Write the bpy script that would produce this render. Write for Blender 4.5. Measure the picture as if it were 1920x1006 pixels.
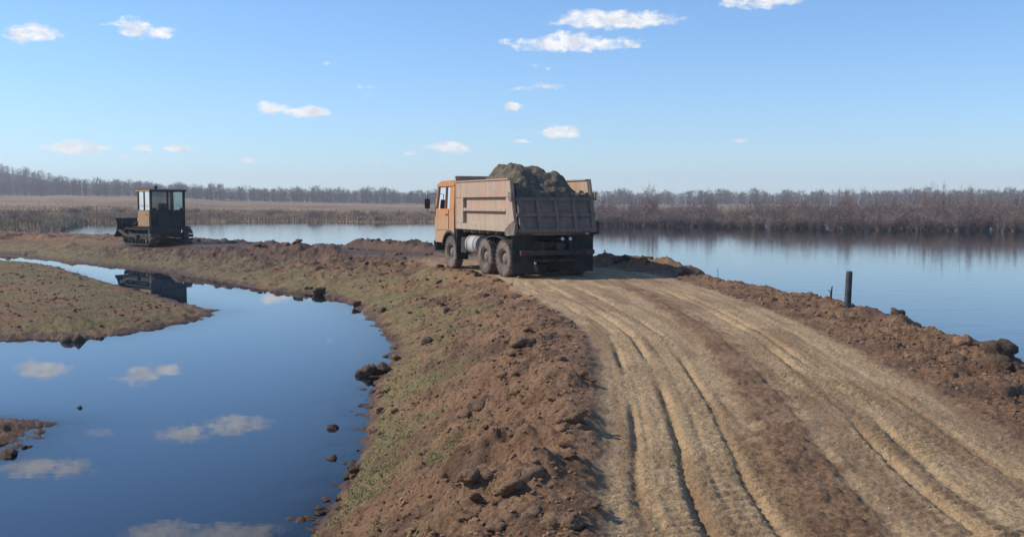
import bpy, bmesh, math, random
import numpy as np
from mathutils import Vector, Matrix, Euler
R = math.radians
random.seed(7); RNG = np.random.default_rng(11)
sc = bpy.context.scene
for o in list(bpy.data.objects): bpy.data.objects.remove(o)
col = sc.collection

# ------------------------------------------------------------------ camera, sky, sun, exposure
CAMZ, F, HOR = 2.97, 1900.0, 381.0           # eye height above the water, focal length and horizon row of the photograph
cam_d = bpy.data.cameras.new('camera'); cam = bpy.data.objects.new('camera', cam_d); col.objects.link(cam)
cam_d.sensor_width = 36; cam_d.lens = 36 * F / 1920; cam_d.clip_end = 20000; cam_d.clip_start = .1
PITCH = math.atan((503 - HOR) / F)
cam.location = (0, 0, CAMZ); cam.rotation_euler = (R(90) - PITCH, 0, 0)
sc.camera = cam
SUN_AZ, SUN_EL = -82.0, 37.0                 # degrees from straight ahead (left is negative), height
S = Vector((math.sin(R(SUN_AZ)) * math.cos(R(SUN_EL)), math.cos(R(SUN_AZ)) * math.cos(R(SUN_EL)), math.sin(R(SUN_EL))))
sd = bpy.data.lights.new('sun', 'SUN'); sun = bpy.data.objects.new('sun', sd); col.objects.link(sun)
sd.energy = 3.8; sd.angle = R(.55); sd.color = (1, .93, .82)
sun.rotation_euler = S.to_track_quat('Z', 'Y').to_euler(); sun.location = (-40, 5, 40)
sc.view_settings.view_transform = 'Standard'; sc.view_settings.look = 'None'
sc.view_settings.exposure = 0.22; sc.view_settings.gamma = 1; sc.view_settings.use_curve_mapping = False
sc.cycles.max_bounces = 8; sc.cycles.transparent_max_bounces = 16; sc.cycles.volume_bounces = 1

CP, SP = math.cos(PITCH), math.sin(PITCH)
def ray(px, py):
    a, b = (px - 960) / F, (503 - py) / F
    return np.array([a, CP + b * SP, -SP + b * CP])
def at(px, py, z=0.0):
    r = ray(px, py); t = (z - CAMZ) / r[2]
    return np.array([r[0] * t, r[1] * t, z])

W = bpy.data.worlds.new('World'); sc.world = W; W.use_nodes = True
nt = W.node_tree; nt.nodes.clear()
def N(t, **k):
    n = nt.nodes.new(t)
    for a, b in k.items(): setattr(n, a, b)
    return n
def vm(op, a, b=None):
    n = N('ShaderNodeVectorMath', operation=op)
    for i, q in enumerate((a, b)):
        if q is None: continue
        if isinstance(q, (tuple, list)): n.inputs[i].default_value = q
        else: nt.links.new(q, n.inputs[i])
    return n
def mt(op, *q, clamp=False):
    n = N('ShaderNodeMath', operation=op, use_clamp=clamp)
    for i, x in enumerate(q):
        if isinstance(x, (int, float)): n.inputs[i].default_value = x
        else: nt.links.new(x, n.inputs[i])
    return n.outputs[0]
sky = N('ShaderNodeTexSky', sky_type='NISHITA', sun_disc=False)
sky.sun_elevation = R(SUN_EL); sky.sun_rotation = R(SUN_AZ); sky.altitude = 50
sky.air_density = 1.0; sky.dust_density = .1; sky.ozone_density = 6
tc = N('ShaderNodeTexCoord')
sx = N('ShaderNodeSeparateXYZ'); nt.links.new(tc.outputs['Generated'], sx.inputs[0])
az = mt('ARCTAN2', sx.outputs[0], sx.outputs[1]); el = mt('ARCSINE', sx.outputs[2])
cx = N('ShaderNodeCombineXYZ'); nt.links.new(az, cx.inputs[0]); nt.links.new(el, cx.inputs[1])
def noise(scale, detail, rough, vec):
    n = N('ShaderNodeTexNoise'); n.inputs['Scale'].default_value = scale; n.inputs['Detail'].default_value = detail
    n.inputs['Roughness'].default_value = rough; nt.links.new(vec, n.inputs['Vector']); return n
sv = vm('MULTIPLY', cx.outputs[0], (1, 1.7, 1)).outputs[0]
wn = noise(38, 3, .6, sv); wv = vm('SUBTRACT', wn.outputs['Color'], (.5, .5, .5)).outputs[0]
wv = vm('MULTIPLY', wv, (.030, .011, 0)).outputs[0]
P0 = vm('ADD', cx.outputs[0], wv).outputs[0]
fn = noise(95, 5, .62, sv)
# the separate small clouds: (pixel column, row, width, height, thickness); rows below the horizon are clouds seen mirrored in the pond
CL = [(40,66,56,30,1.1),(66,60,62,38,1.2),(255,54,60,40,1.1),(292,62,64,26,1.0),(222,46,30,12,.7),(512,201,66,24,1.1),(576,211,76,26,1.2),(142,278,108,24,1.0),
 (272,276,40,13,.95),(333,278,48,14,.95),(240,295,50,12,.5),(460,298,36,12,.9),(1155,38,235,34,1.25),(1110,32,100,30,1.0),(1075,83,235,30,1.2),(1065,74,80,32,1.1),
 (1185,82,44,16,.8),(945,76,40,15,.8),(1432,2,170,26,1.1),(1020,161,62,14,.65),(975,168,60,10,.55),(960,201,40,18,1.0),(1052,246,84,26,1.15),(843,275,96,20,1.15),
 (770,287,28,10,.7),(978,267,26,9,.75),(612,120,26,9,.5),(680,163,44,11,.5),(692,180,20,7,.5),(1392,266,36,10,.6),(1010,125,44,9,.45),(705,300,26,8,.4)]
MIR = [(345,812,100,34,1.05),(440,796,130,38,1.05),(70,876,120,34,1.1),(130,878,80,26,1.0),(300,1002,150,50,1.2),(430,1000,190,40,1.2),(190,808,60,14,.6)]
blobs = []
for (px, py, w, h, a) in CL + MIR:
    r = ray(px, py); r = r / np.linalg.norm(r)
    if py > HOR: r[2] = -r[2]
    e0 = math.asin(r[2]); a0 = math.atan2(r[0], r[1])
    blobs.append((a0, e0, .56 * w / F / max(.4, math.cos(e0)), .55 * h / F, a * (1.2 if 200 < py < HOR else 1.0)))
rc = random.Random(5)
for k in range(12):                           # the same kind of sky goes on outside the frame
    a0 = rc.uniform(.62, 2 * math.pi - .62); e0 = rc.uniform(.07, .75); s_ = rc.uniform(.02, .06) * (.6 + e0)
    blobs.append((a0 if a0 < math.pi else a0 - 2 * math.pi, e0, s_, s_ * .2, rc.uniform(.8, 1.2)))
acc = None
for (a0, e0, wa, we, amp) in blobs:
    n_ = vm('MULTIPLY_ADD', P0, (1 / wa, 1 / we, 0)); n_.inputs[2].default_value = (-a0 / wa, -e0 / we, 0); d = n_.outputs[0]
    q = vm('DOT_PRODUCT', d, d).outputs['Value']
    q = mt('MULTIPLY_ADD', q, -amp, amp)
    acc = q if acc is None else mt('MAXIMUM', acc, q)
acc = mt('MAXIMUM', acc, -1.0)
dens = mt('ADD', acc, mt('MULTIPLY', mt('SUBTRACT', fn.outputs[0], .5), 2.6))
mr = N('ShaderNodeMapRange', interpolation_type='SMOOTHSTEP'); nt.links.new(dens, mr.inputs[0])
mr.inputs[1].default_value = .02; mr.inputs[2].default_value = 1.25; mr.inputs[3].default_value = 0; mr.inputs[4].default_value = .97
mask = mt('MULTIPLY', mr.outputs[0], mt('GREATER_THAN', acc, -.95))
tint = vm('MULTIPLY', sky.outputs[0], (.84, .985, 1.11)).outputs[0]
bgs = N('ShaderNodeBackground'); nt.links.new(tint, bgs.inputs[0]); bgs.inputs[1].default_value = .132
cn = noise(55, 4, .6, sv); cr = N('ShaderNodeValToRGB'); cr.color_ramp.elements[0].position = .36; cr.color_ramp.elements[1].position = .58; cr.color_ramp.elements[0].color = (.70, .72, .78, 1); cr.color_ramp.elements[1].color = (.97, .96, .95, 1); nt.links.new(cn.outputs[0], cr.inputs[0])
bgc = N('ShaderNodeBackground'); nt.links.new(cr.outputs[0], bgc.inputs[0]); bgc.inputs[1].default_value = .95
mx = N('ShaderNodeMixShader'); nt.links.new(mask, mx.inputs[0]); nt.links.new(bgs.outputs[0], mx.inputs[1]); nt.links.new(bgc.outputs[0], mx.inputs[2])
wo = N('ShaderNodeOutputWorld'); nt.links.new(mx.outputs[0], wo.inputs[0])

# ------------------------------------------------------------------ helpers
def tag(o, label=None, cat=None, group=None, kind=None):
    if label: o['label'] = label
    if cat: o['category'] = cat
    if group: o['group'] = group
    if kind: o['kind'] = kind
    return o
def empty(name, loc=(0, 0, 0), rz=0):
    o = bpy.data.objects.new(name, None); col.objects.link(o); o.location = loc; o.rotation_euler = (0, 0, rz); o.empty_display_size = .3
    return o
class MB:
    def __init__(s): s.v = []; s.f = []
    def add(s, v, f):
        n = len(s.v); s.v += [tuple(p) for p in v]; s.f += [tuple(i + n for i in q) for q in f]; return s
    def box(s, x0, x1, y0, y1, z0, z1, M=None):
        v = [Vector((x, y, z)) for x in (x0, x1) for y in (y0, y1) for z in (z0, z1)]
        if M is not None: v = [M @ p for p in v]
        return s.add(v, [(0, 1, 3, 2), (4, 6, 7, 5), (0, 4, 5, 1), (2, 3, 7, 6), (0, 2, 6, 4), (1, 5, 7, 3)])
    def prism(s, poly, a, b, axis='y'):
        """poly is (x, z) for axis y, (y, z) for axis x, (x, y) for axis z; counter-clockwise or not, normals are recalculated"""
        def P(p, t): return {'y': (p[0], t, p[1]), 'x': (t, p[0], p[1]), 'z': (p[0], p[1], t)}[axis]
        n = len(poly)
        return s.add([P(p, a) for p in poly] + [P(p, b) for p in poly],
                     [tuple(range(n)), tuple(range(2 * n - 1, n - 1, -1))] + [(i, i + n, (i + 1) % n + n, (i + 1) % n) for i in range(n)])
    def lathe(s, prof, c, axis='y', n=28, caps=True):
        """prof: (radius, offset along the axis)"""
        v = []; f = []
        for (r, t) in prof:
            for k in range(n):
                a = 2 * math.pi * k / n; p, q = r * math.cos(a), r * math.sin(a)
                v.append({'y': (c[0] + p, c[1] + t, c[2] + q), 'x': (c[0] + t, c[1] + p, c[2] + q), 'z': (c[0] + p, c[1] + q, c[2] + t)}[axis])
        for i in range(len(prof) - 1):
            for k in range(n): f.append((i * n + k, i * n + (k + 1) % n, (i + 1) * n + (k + 1) % n, (i + 1) * n + k))
        if caps: f += [tuple(range(n)), tuple(range((len(prof) - 1) * n, len(prof) * n))]
        return s.add(v, f)
    def tube(s, pts, r, n=8):
        pts = [Vector(p) for p in pts]; rr = r if isinstance(r, (list, tuple)) else [r] * len(pts); v = []; f = []
        for i, p in enumerate(pts):
            t = (pts[min(i + 1, len(pts) - 1)] - pts[max(i - 1, 0)]).normalized()
            u = t.cross(Vector((0, 0, 1)) if abs(t.z) < .95 else Vector((1, 0, 0))).normalized(); w = t.cross(u)
            for k in range(n):
                a = 2 * math.pi * k / n; v.append(p + (u * math.cos(a) + w * math.sin(a)) * rr[i])
        for i in range(len(pts) - 1):
            for k in range(n): f.append((i * n + k, i * n + (k + 1) % n, (i + 1) * n + (k + 1) % n, (i + 1) * n + k))
        f += [tuple(range(n)), tuple(range((len(pts) - 1) * n, len(pts) * n))]
        return s.add(v, f)
    def build(s, name, mat, parent=None, bevel=0, smooth=35):
        me = bpy.data.meshes.new(name); me.from_pydata(s.v, [], s.f)
        bm = bmesh.new(); bm.from_mesh(me); bmesh.ops.recalc_face_normals(bm, faces=bm.faces)
        if bevel: bmesh.ops.bevel(bm, geom=[e for e in bm.edges if len(e.link_faces) == 2 and e.calc_face_angle(0) > .6], offset=bevel, segments=2, affect='EDGES', clamp_overlap=True)
        bm.to_mesh(me); bm.free()
        if smooth: me.shade_smooth(); me.set_sharp_from_angle(angle=R(smooth))
        me.materials.append(mat)
        o = bpy.data.objects.new(name, me); col.objects.link(o)
        if parent: o.parent = parent
        return o
def copy_tree(o, parent=None):
    c = o.copy(); col.objects.link(c); c.parent = parent
    for ch in list(o.children): copy_tree(ch, c)
    return c
def mesh_np(name, V, Fq, mat, attrs=None, smooth=True):
    """quads or triangles from numpy arrays"""
    me = bpy.data.meshes.new(name); k = Fq.shape[1]
    me.vertices.add(len(V)); me.vertices.foreach_set('co', np.ascontiguousarray(V, dtype=np.float32).ravel())
    me.loops.add(Fq.size); me.loops.foreach_set('vertex_index', np.ascontiguousarray(Fq, dtype=np.int32).ravel())
    me.polygons.add(len(Fq)); me.polygons.foreach_set('loop_start', np.arange(0, Fq.size, k, dtype=np.int32))
    me.polygons.foreach_set('use_smooth', np.full(len(Fq), smooth, dtype=bool))
    for nm, A in (attrs or {}).items():
        a = me.attributes.new(nm, 'FLOAT_COLOR', 'POINT'); c4 = np.ones((len(V), 4), np.float32); c4[:, :A.shape[1]] = A
        a.data.foreach_set('color', c4.ravel())
    me.update(); me.validate(); me.materials.append(mat)
    o = bpy.data.objects.new(name, me); col.objects.link(o)
    return o

# numpy noise
PERM = RNG.permutation(4096)
def h2(i, j, s=0): return PERM[(PERM[(i + s * 131) & 4095] + j) & 4095]
def gnoise(x, y, s=0):
    xi = np.floor(x).astype(np.int64); yi = np.floor(y).astype(np.int64); fx = x - xi; fy = y - yi
    u = fx * fx * fx * (fx * (fx * 6 - 15) + 10); v = fy * fy * fy * (fy * (fy * 6 - 15) + 10)
    def g(a, b):
        t = h2(xi + a, yi + b, s) * (2 * math.pi / 4096); return np.cos(t) * (fx - a) + np.sin(t) * (fy - b)
    p = g(0, 0) * (1 - u) + g(1, 0) * u; q = g(0, 1) * (1 - u) + g(1, 1) * u
    return (p * (1 - v) + q * v) * 1.5
def fbm(x, y, o=4, s=0, gain=.5):
    a = 1; t = 0
    for k in range(o): t = t + a * gnoise(x * 2 ** k + 13.7 * k, y * 2 ** k - 7.1 * k, s + k); a *= gain
    return t
def lumps(x, y, s=0):
    """clods: rounded bumps of random height, one per cell"""
    xi = np.floor(x).astype(np.int64); yi = np.floor(y).astype(np.int64); best = np.zeros_like(x)
    for a in (-1, 0, 1):
        for b in (-1, 0, 1):
            hx = h2(xi + a, yi + b, s) / 4096; hy = h2(xi + a, yi + b, s + 7) / 4096; hh = h2(xi + a, yi + b, s + 13) / 4096
            d = np.hypot(x - xi - a - hx, y - yi - b - hy) / (.35 + .4 * hh)
            best = np.maximum(best, (.25 + .75 * hh * hh) * np.clip(1 - d ** 3, 0, 1) ** .7)
    return best
def ss(a, b, x):
    t = np.clip((x - a) / (b - a), 0, 1); return t * t * (3 - 2 * t)
def pdist(x, y, P, closed=False, cut=9.0):
    """distance to a polyline, arc length of the nearest point, side"""
    P = np.asarray(P, float); Q = np.roll(P, -1, 0) if closed else P[1:]; A = P if closed else P[:-1]
    D = np.full(x.shape, 99.0); Sg = np.zeros(x.shape); Sd = np.zeros(x.shape); L = 0
    for a, b in zip(A, Q):
        e = b - a; l = math.hypot(*e)
        k = np.nonzero((x > min(a[0], b[0]) - cut) & (x < max(a[0], b[0]) + cut) & (y > min(a[1], b[1]) - cut) & (y < max(a[1], b[1]) + cut))[0]
        if len(k):
            xk, yk = x[k] - a[0], y[k] - a[1]
            t = np.clip((xk * e[0] + yk * e[1]) / (l * l), 0, 1)
            dx = xk - t * e[0]; dy = yk - t * e[1]; d = np.hypot(dx, dy); m = d < D[k]; km = k[m]
            D[km] = d[m]; Sg[km] = L + t[m] * l; Sd[km] = np.sign(e[0] * dy[m] - e[1] * dx[m])
        L += l
    return D, Sg, Sd
def inside(x, y, P):
    P = np.asarray(P); r = np.zeros(x.shape, bool)
    for (x0, y0), (x1, y1) in zip(P, np.roll(P, -1, 0)):
        if y0 == y1: continue
        c = ((y0 > y) != (y1 > y)) & (x < (x1 - x0) * (y - y0) / (y1 - y0) + x0); r ^= c
    return r
def smoothline(P, n=4):
    P = [np.array(p, float) for p in P]; out = []
    for i in range(len(P) - 1):
        p0, p1, p2, p3 = P[max(i - 1, 0)], P[i], P[i + 1], P[min(i + 2, len(P) - 1)]
        for k in range(n):
            t = k / n; out.append(.5 * (2 * p1 + (p2 - p0) * t + (2 * p0 - 5 * p1 + 4 * p2 - p3) * t * t + (3 * p1 - p0 - 3 * p2 + p3) * t ** 3))
    out.append(P[-1]); return np.array(out)

# ------------------------------------------------------------------ materials
def material(name): 
    m = bpy.data.materials.new(name); m.use_nodes = True; n = m.node_tree.nodes; return m, n, m.node_tree.links, n['Principled BSDF']
def ramp_noise(m, scale, detail, c0, c1, lo=.35, hi=.65, vec=None, rough=.6):
    n = m.node_tree.nodes; l = m.node_tree.links
    t = n.new('ShaderNodeTexNoise'); t.inputs['Scale'].default_value = scale; t.inputs['Detail'].default_value = detail; t.inputs['Roughness'].default_value = rough
    if vec is not None: l.new(vec, t.inputs['Vector'])
    r = n.new('ShaderNodeValToRGB'); r.color_ramp.elements[0].position = lo; r.color_ramp.elements[1].position = hi
    r.color_ramp.elements[0].color = (*c0, 1); r.color_ramp.elements[1].color = (*c1, 1)
    l.new(t.outputs[0], r.inputs[0]); return r.outputs[0], t.outputs[0]
def mixc(m, fac, a, b, blend='MIX'):
    n = m.node_tree.nodes.new('ShaderNodeMix'); n.data_type = 'RGBA'; n.blend_type = blend; l = m.node_tree.links
    for i, q in ((0, fac), (6, a), (7, b)):
        if isinstance(q, (int, float)): n.inputs[i].default_value = q
        elif isinstance(q, tuple): n.inputs[i].default_value = (*q, 1)
        else: l.new(q, n.inputs[i])
    return n.outputs[2]
def bump(m, h, dist, strength, bsdf, prev=None):
    n = m.node_tree.nodes.new('ShaderNodeBump'); l = m.node_tree.links
    n.inputs['Distance'].default_value = dist; n.inputs['Strength'].default_value = strength; l.new(h, n.inputs['Height'])
    if prev: l.new(prev, n.inputs['Normal'])
    l.new(n.outputs[0], bsdf.inputs['Normal']); return n.outputs[0]
def simple(name, c0, c1=None, scale=6, rough=.7, metal=0, bmp=0, lo=.35, hi=.65, coords='Object'):
    m, n, l, b = material(name); b.inputs['Roughness'].default_value = rough; b.inputs['Metallic'].default_value = metal
    b.inputs['Specular IOR Level'].default_value = .3
    tcn = n.new('ShaderNodeTexCoord')
    c, h = ramp_noise(m, scale, 6, c0, c1 or tuple(x * .75 for x in c0), lo, hi, tcn.outputs[coords]); l.new(c, b.inputs['Base Color'])
    if bmp: bump(m, h, bmp, .8, b)
    return m

def ground_material():
    m, n, l, b = material('ground_soil'); geo = n.new('ShaderNodeNewGeometry'); P = geo.outputs['Position']
    z = n.new('ShaderNodeAttribute'); z.attribute_name = 'zone'; sp = n.new('ShaderNodeSeparateColor'); l.new(z.outputs['Color'], sp.inputs[0])
    soil1, h1 = ramp_noise(m, 1.3, 8, (.185, .104, .056), (.38, .225, .125), .3, .7, P, .68)
    soil2, h2_ = ramp_noise(m, 26, 5, (.36, .34, .32), (1.22, 1.2, 1.18), .28, .62, P, .7)
    soil = mixc(m, 1.0, soil1, soil2, 'MULTIPLY')
    org, _ = ramp_noise(m, .9, 4, (0, 0, 0), (1, 1, 1), .5, .68, P)
    soil = mixc(m, mixc(m, .5, (0, 0, 0), org), soil, (.27, .140, .072))
    sand1, h3 = ramp_noise(m, 2.2, 8, (.48, .325, .172), (.62, .44, .248), .3, .7, P, .65)
    sand2, h4 = ramp_noise(m, 60, 4, (.60, .57, .54), (1.18, 1.18, 1.18), .3, .64, P, .7)
    sand3, _ = ramp_noise(m, 14, 4, (.78, .75, .72), (1.1, 1.1, 1.1), .32, .6, P, .65)
    sand = mixc(m, 1.0, mixc(m, 1.0, sand1, sand2, 'MULTIPLY'), sand3, 'MULTIPLY')
    gr1, h5 = ramp_noise(m, 3.0, 8, (.180, .152, .066), (.305, .252, .122), .3, .7, P, .7)
    gr2, h6 = ramp_noise(m, 40, 4, (.6, .6, .55), (1.15, 1.15, 1.1), .3, .65, P, .7)
    gr = mixc(m, 1.0, gr1, gr2, 'MULTIPLY')
    c = mixc(m, sp.outputs[1], soil, gr); c = mixc(m, sp.outputs[0], c, sand)
    c = mixc(m, sp.outputs[2], c, mixc(m, 1.0, c, (.46, .43, .41), 'MULTIPLY'))
    l.new(c, b.inputs['Base Color'])
    rr = n.new('ShaderNodeMapRange'); l.new(sp.outputs[2], rr.inputs[0]); rr.inputs[3].default_value = .95; rr.inputs[4].default_value = .55; l.new(rr.outputs[0], b.inputs['Roughness'])
    b.inputs['Specular IOR Level'].default_value = .2
    p = bump(m, h2_, .045, 1.0, b); bump(m, h4, .012, .9, b, p)
    return m
M_ground = ground_material()
M_clod = simple('clod_earth', (.135, .076, .042), (.29, .170, .096), 9, .95, 0, .03, coords='Object')
M_clodwet = simple('clod_earth_wet', (.06, .038, .024), (.135, .086, .052), 9, .85, 0, .03)
M_clodred = simple('clod_earth_reddish', (.20, .105, .058), (.34, .185, .105), 9, .95, 0, .03)

# ------------------------------------------------------------------ the lie of the land (metres; water level is z = 0)
shore_left = [(-3.4, -25), (-2.9, -8), (-2.6, 2), (-2.25, 6)] + [tuple(at(*p)[:2]) for p in
    [(580,1006),(622,945),(660,880),(684,830),(690,775),(700,728),(722,690),(738,655),(716,618),(690,595),(653,570),(601,553),(515,546),(432,531),(360,519),(292,507),(245,501),(170,495),(101,488),(50,480),(0,475)]] + [(-60, 70), (-140, 95)]
shore_back = [(7.6, -25), (7.3, 0), (7.15, 11), (7.9, 17), (7.7, 20), (7.2, 25), (6.4, 30), (4.9, 34.5), (1.5, 39.5), (-1.6, 44.8), (-5, 49.5), (-9, 53.5), (-13, 58), (-18, 64), (-25, 73), (-36, 84), (-70, 95), (-140, 104)]
SL = smoothline(shore_left, 3); SB = smoothline(shore_back, 3)
MAIN = np.vstack([SL, SB[::-1]])
tongue_px = [(410,584),(345,571),(290,554),(200,531),(150,515),(100,501),(60,493),(0,490)]
tongue2_px = [(0,637),(70,636),(130,637),(200,630),(300,614),(370,598)]
TONGUE = np.array([at(*p)[:2] for p in tongue_px] + [(-45, 70), (-90, 80), (-60, 20), (-18, 20)] + [at(*p)[:2] for p in tongue2_px])
SPIT = np.array([at(*p)[:2] for p in [(100,794),(60,789),(0,784)]] + [(-10, 14), (-12, 11)] + [at(*p)[:2] for p in [(0,856),(30,836),(70,812)]])
road_c = smoothline([(2.1, -20), (2.1, 0), (2.08, 5.4), (2.19, 7.2), (2.38, 9.4), (2.62, 12.5), (2.74, 15.6), (2.62, 20), (2.25, 25), (1.75, 28.7), (-.2, 33), (-1.8, 36.8), (-4.4, 41.2), (-8, 46.4), (-13.5, 51.4), (-20, 57), (-34, 68)], 4)
RS = np.r_[0, np.cumsum(np.hypot(*np.diff(road_c, axis=0).T))]
s_of_y = lambda yy: np.interp(yy, road_c[:, 1], RS)
HWs = s_of_y(np.array([-20, 5.4, 7.2, 9.4, 12.5, 15.6, 20, 25, 28.7, 32, 36, 60])); HWv = np.array([1.57, 1.57, 1.5, 1.53, 1.58, 1.72, 2.0, 2.25, 2.3, 1.8, 1.35, 1.4])
RIDGES = [  # polyline, height, half width
    ([(-15.5, 48.8), (-12.5, 46.6), (-9.6, 45.2), (-7.9, 43.6)], .34, 1.2),
    ([(-7.2, 48.6), (-5.6, 46.4), (-4.2, 44.6), (-2.4, 42.4)], .36, .8),
    ([(2.6, 32.6), (3.5, 32.0), (4.6, 31.0), (5.3, 29.6)], .34, .6),
    ([(.25, 4.0), (.35, 6), (.5, 8), (.7, 11), (.78, 13.5), (.55, 16.5)], .06, .3),
    ([(5.55, 4), (5.75, 12), (6.5, 17), (6.2, 20), (5.7, 25), (4.9, 28.5)], .05, .5),
    ([(-26, 60), (-34, 70), (-50, 82)], .3, 2.2)]
MOUNDS = [(-.05, 7.3, .17, .30), (-.45, 7.5, .13, .30), (.45, 9.6, .10, .24), (-.35, 10.4, .09, .3), (.12, 14.6, .13, .3), (-.1, 12.6, .09, .3), (.2, 6.3, .10, .3), (-.9, 9.2, .08, .5), (-.3, 6.2, .12, .3)]
def land(x, y, detail=True):
    """height and zones (sand, grass, wet)"""
    dl, _, _ = pdist(x, y, SL); db, _, _ = pdist(x, y, SB)
    ins = inside(x, y, MAIN)
    wob = fbm(x * .9, y * .9, 3, 40) * .22
    zp = np.interp(y, [-30, 8, 26, 34, 45, 57, 90], [1.22, 1.22, .94, .935, .86, .76, .5]); zp = zp + (np.minimum(zp, .48) - zp) * ss(-24, -32, x)
    wl = np.interp(y, [0, 13, 22, 36, 60], [2.35, 2.2, 3.2, 5.8, 6.5]); wr = 1.75
    el_ = np.clip((dl + wob * ss(0, 1, dl)) / wl, 0, 1.3); er_ = np.clip((db + wob * .6) / wr, 0, 1.3)
    pl = np.clip(1.18 * el_ - .18 * el_ ** 2.2, 0, 1); pl = np.where(el_ > .9, np.minimum(1, pl), pl)
    h = zp * np.minimum(pl, ss(-.12, 1.0, er_))
    base = h.copy()
    dmin = np.minimum(dl, db)
    h = np.where(ins, h, -np.minimum(1.0, dmin * .19))
    # low islands
    dt, _, _ = pdist(x, y, TONGUE, True, 5); it = inside(x, y, TONGUE); ds, _, _ = pdist(x, y, SPIT, True, 4); isp = inside(x, y, SPIT)
    dt = dt + fbm(x * 1.3, y * 1.3, 3, 9) * .18 * ss(.05, .6, dt)
    ht = np.where(it, .30 * ss(0, 3.2, dt) + .05 * ss(0, .25, dt), -np.minimum(1, dt * .25))
    hs = np.where(isp, .16 * ss(0, .9, ds), -np.minimum(1, ds * .3))
    isl = np.maximum(ht, hs); onisl = (isl > h); h = np.maximum(h, isl)
    # road
    dr, s, sdn = pdist(x, y, road_c, cut=4); t = np.where(dr < 90, -sdn * dr, 99.0); hw = np.interp(s, HWs, HWv); fr = (t / hw + 1) / 2      # 0 left edge, 1 right edge
    edge = fbm(x * 2.6, y * 2.6, 4, 21, .6) * .06
    onr = ss(.14, -.10, np.abs(t) - hw + edge) * ins
    yy = np.interp(s, RS, road_c[:, 1])
    strip = np.interp(yy, [5.4, 9, 14, 22, 28], [.405, .47, .51, .58, .62]); stw = np.interp(yy, [5, 20, 30], [.085, .06, .035])
    brown = ss(1.35, .5, np.abs(fr - strip + edge * .5) / stw) * ss(30, 22, yy) * (.74 + .26 * ss(-.35, .15, fbm(x * 1.3, y * .9, 4, 69, .62)))
    patch = ss(.12, .5, fbm(x * .7 + 3, y * .28, 4, 60)) * .55
    patch2 = ss(.15, .55, fbm(x * 1.6, y * .6 + 40, 5, 68, .62))
    sand = onr * (1 - .95 * brown) * (1 - .7 * patch * ss(.3, .7, fr)) * (1 - .22 * patch2) * (1 - .50 * ss(.05, .45, fbm(fr * 13, s * .16, 3, 73, .6))) * (1 - .35 * ss(18, 29, yy) * ss(-.1, .3, fbm(fr * 20, s * .3, 3, 74))) * (1 - ss(31, 43, yy))
    ridge = np.zeros_like(x)
    for (P, a, w) in RIDGES:
        d, q, _ = pdist(x, y, smoothline(P, 3), cut=3 * w); ridge = np.maximum(ridge, a * np.exp(-(d / w) ** 2) * (1 + .55 * fbm(x * 1.1, y * 1.1, 2, 77)))
    ridge = ridge * ins * (1 - onr * .9)
    # grass
    g = ss(.02, .10, el_) * ss(1.0, 0.0, (el_ + fbm(x * .8, y * .8, 5, 5, .65) * .45 - np.interp(y, [10, 22], [.10, .22])) / np.interp(y, [10, 22], [.34, .44])) * ins * ss(.5, 1.4, er_)
    g = g * (1 - ss(.05, .2, ridge)) * (1 - onr)
    left = ss(-21, -28, x) * ins * ss(66, 60, y + 4 * fbm(x * .1, y * .1, 2, 3))
    g = np.maximum(g, left * .8)
    gt = onisl * ss(.02, .12, h) * np.clip(.80 + 1.1 * fbm(x * .35, y * .35, 4, 15), 0, 1)
    g = np.where(onisl, gt, g)
    g = np.clip(g * (.55 + .45 * ss(-.25, .2, fbm(x * 4.5, y * 4.5, 3, 17, .65))), 0, 1)
    wet = ss(.10, .01, h + .07 * fbm(x * 2, y * 2, 3, 31)) * (1 - onr)
    wet = np.maximum(wet, (.8 * ss(-26, -20, x) + .35) * ss(35, 44, y + 3 * fbm(x * .3, y * .3, 2, 33)) * (1 - .8 * g) * ins)
    wet = np.maximum(wet, (1 - onr) * (1 - .6 * g) * .6 * ss(.22, .5, fbm(x * .7 + 9, y * .7, 4, 35, .6)))
    h = h + ridge
    if detail:
        rough = np.clip(np.where(onisl, .35, ss(.05, .3, base)) * (1 - .45 * g), 0, 1) * (1 - onr) * np.where(ins | onisl, 1, 0) * (.35 + .65 * ss(.05, .75, np.abs(t) - hw)) * (1 + .7 * ss(30, 42, y))
        h = h + rough * (.065 * fbm(x * .9, y * .9, 4, 51, .55) + .05 * (lumps(x / .38, y / .38, 2) - .25) + .045 * (lumps(x / .17, y / .17, 3) - .2) + .028 * (lumps(x / .085, y / .085, 4) - .2))
        h = h + rough * ss(.18, .5, fbm(x * .55, y * .55, 2, 88)) * .06 * lumps(x / .6, y / .6, 9)
        h = h + g * .025 * fbm(x * 6, y * 6, 3, 52) + (1 - onr) * ss(-.2, .05, h) * .012 * fbm(x * 14, y * 14, 2, 54)
        h = h + ss(-.3, -.02, h) * ss(.2, .05, h) * .045 * fbm(x * 2.3, y * 2.3, 4, 57, .6)
        for (mx_, my_, a, w) in MOUNDS:
            d = np.hypot(x - mx_, (y - my_)) / w; h = h + a * np.exp(-d * d) * (1 + .6 * fbm(x * 4, y * 4, 2, 91)) * (1 - onr)
        # ruts and lugs on the road
        lowf = fbm(x * .6, y * .6, 2, 61) * .012
        rut = np.zeros_like(x)
        wv_ = .010 * np.sin(s * .45) + .004 * np.sin(s * 1.1 + 1)
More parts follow.
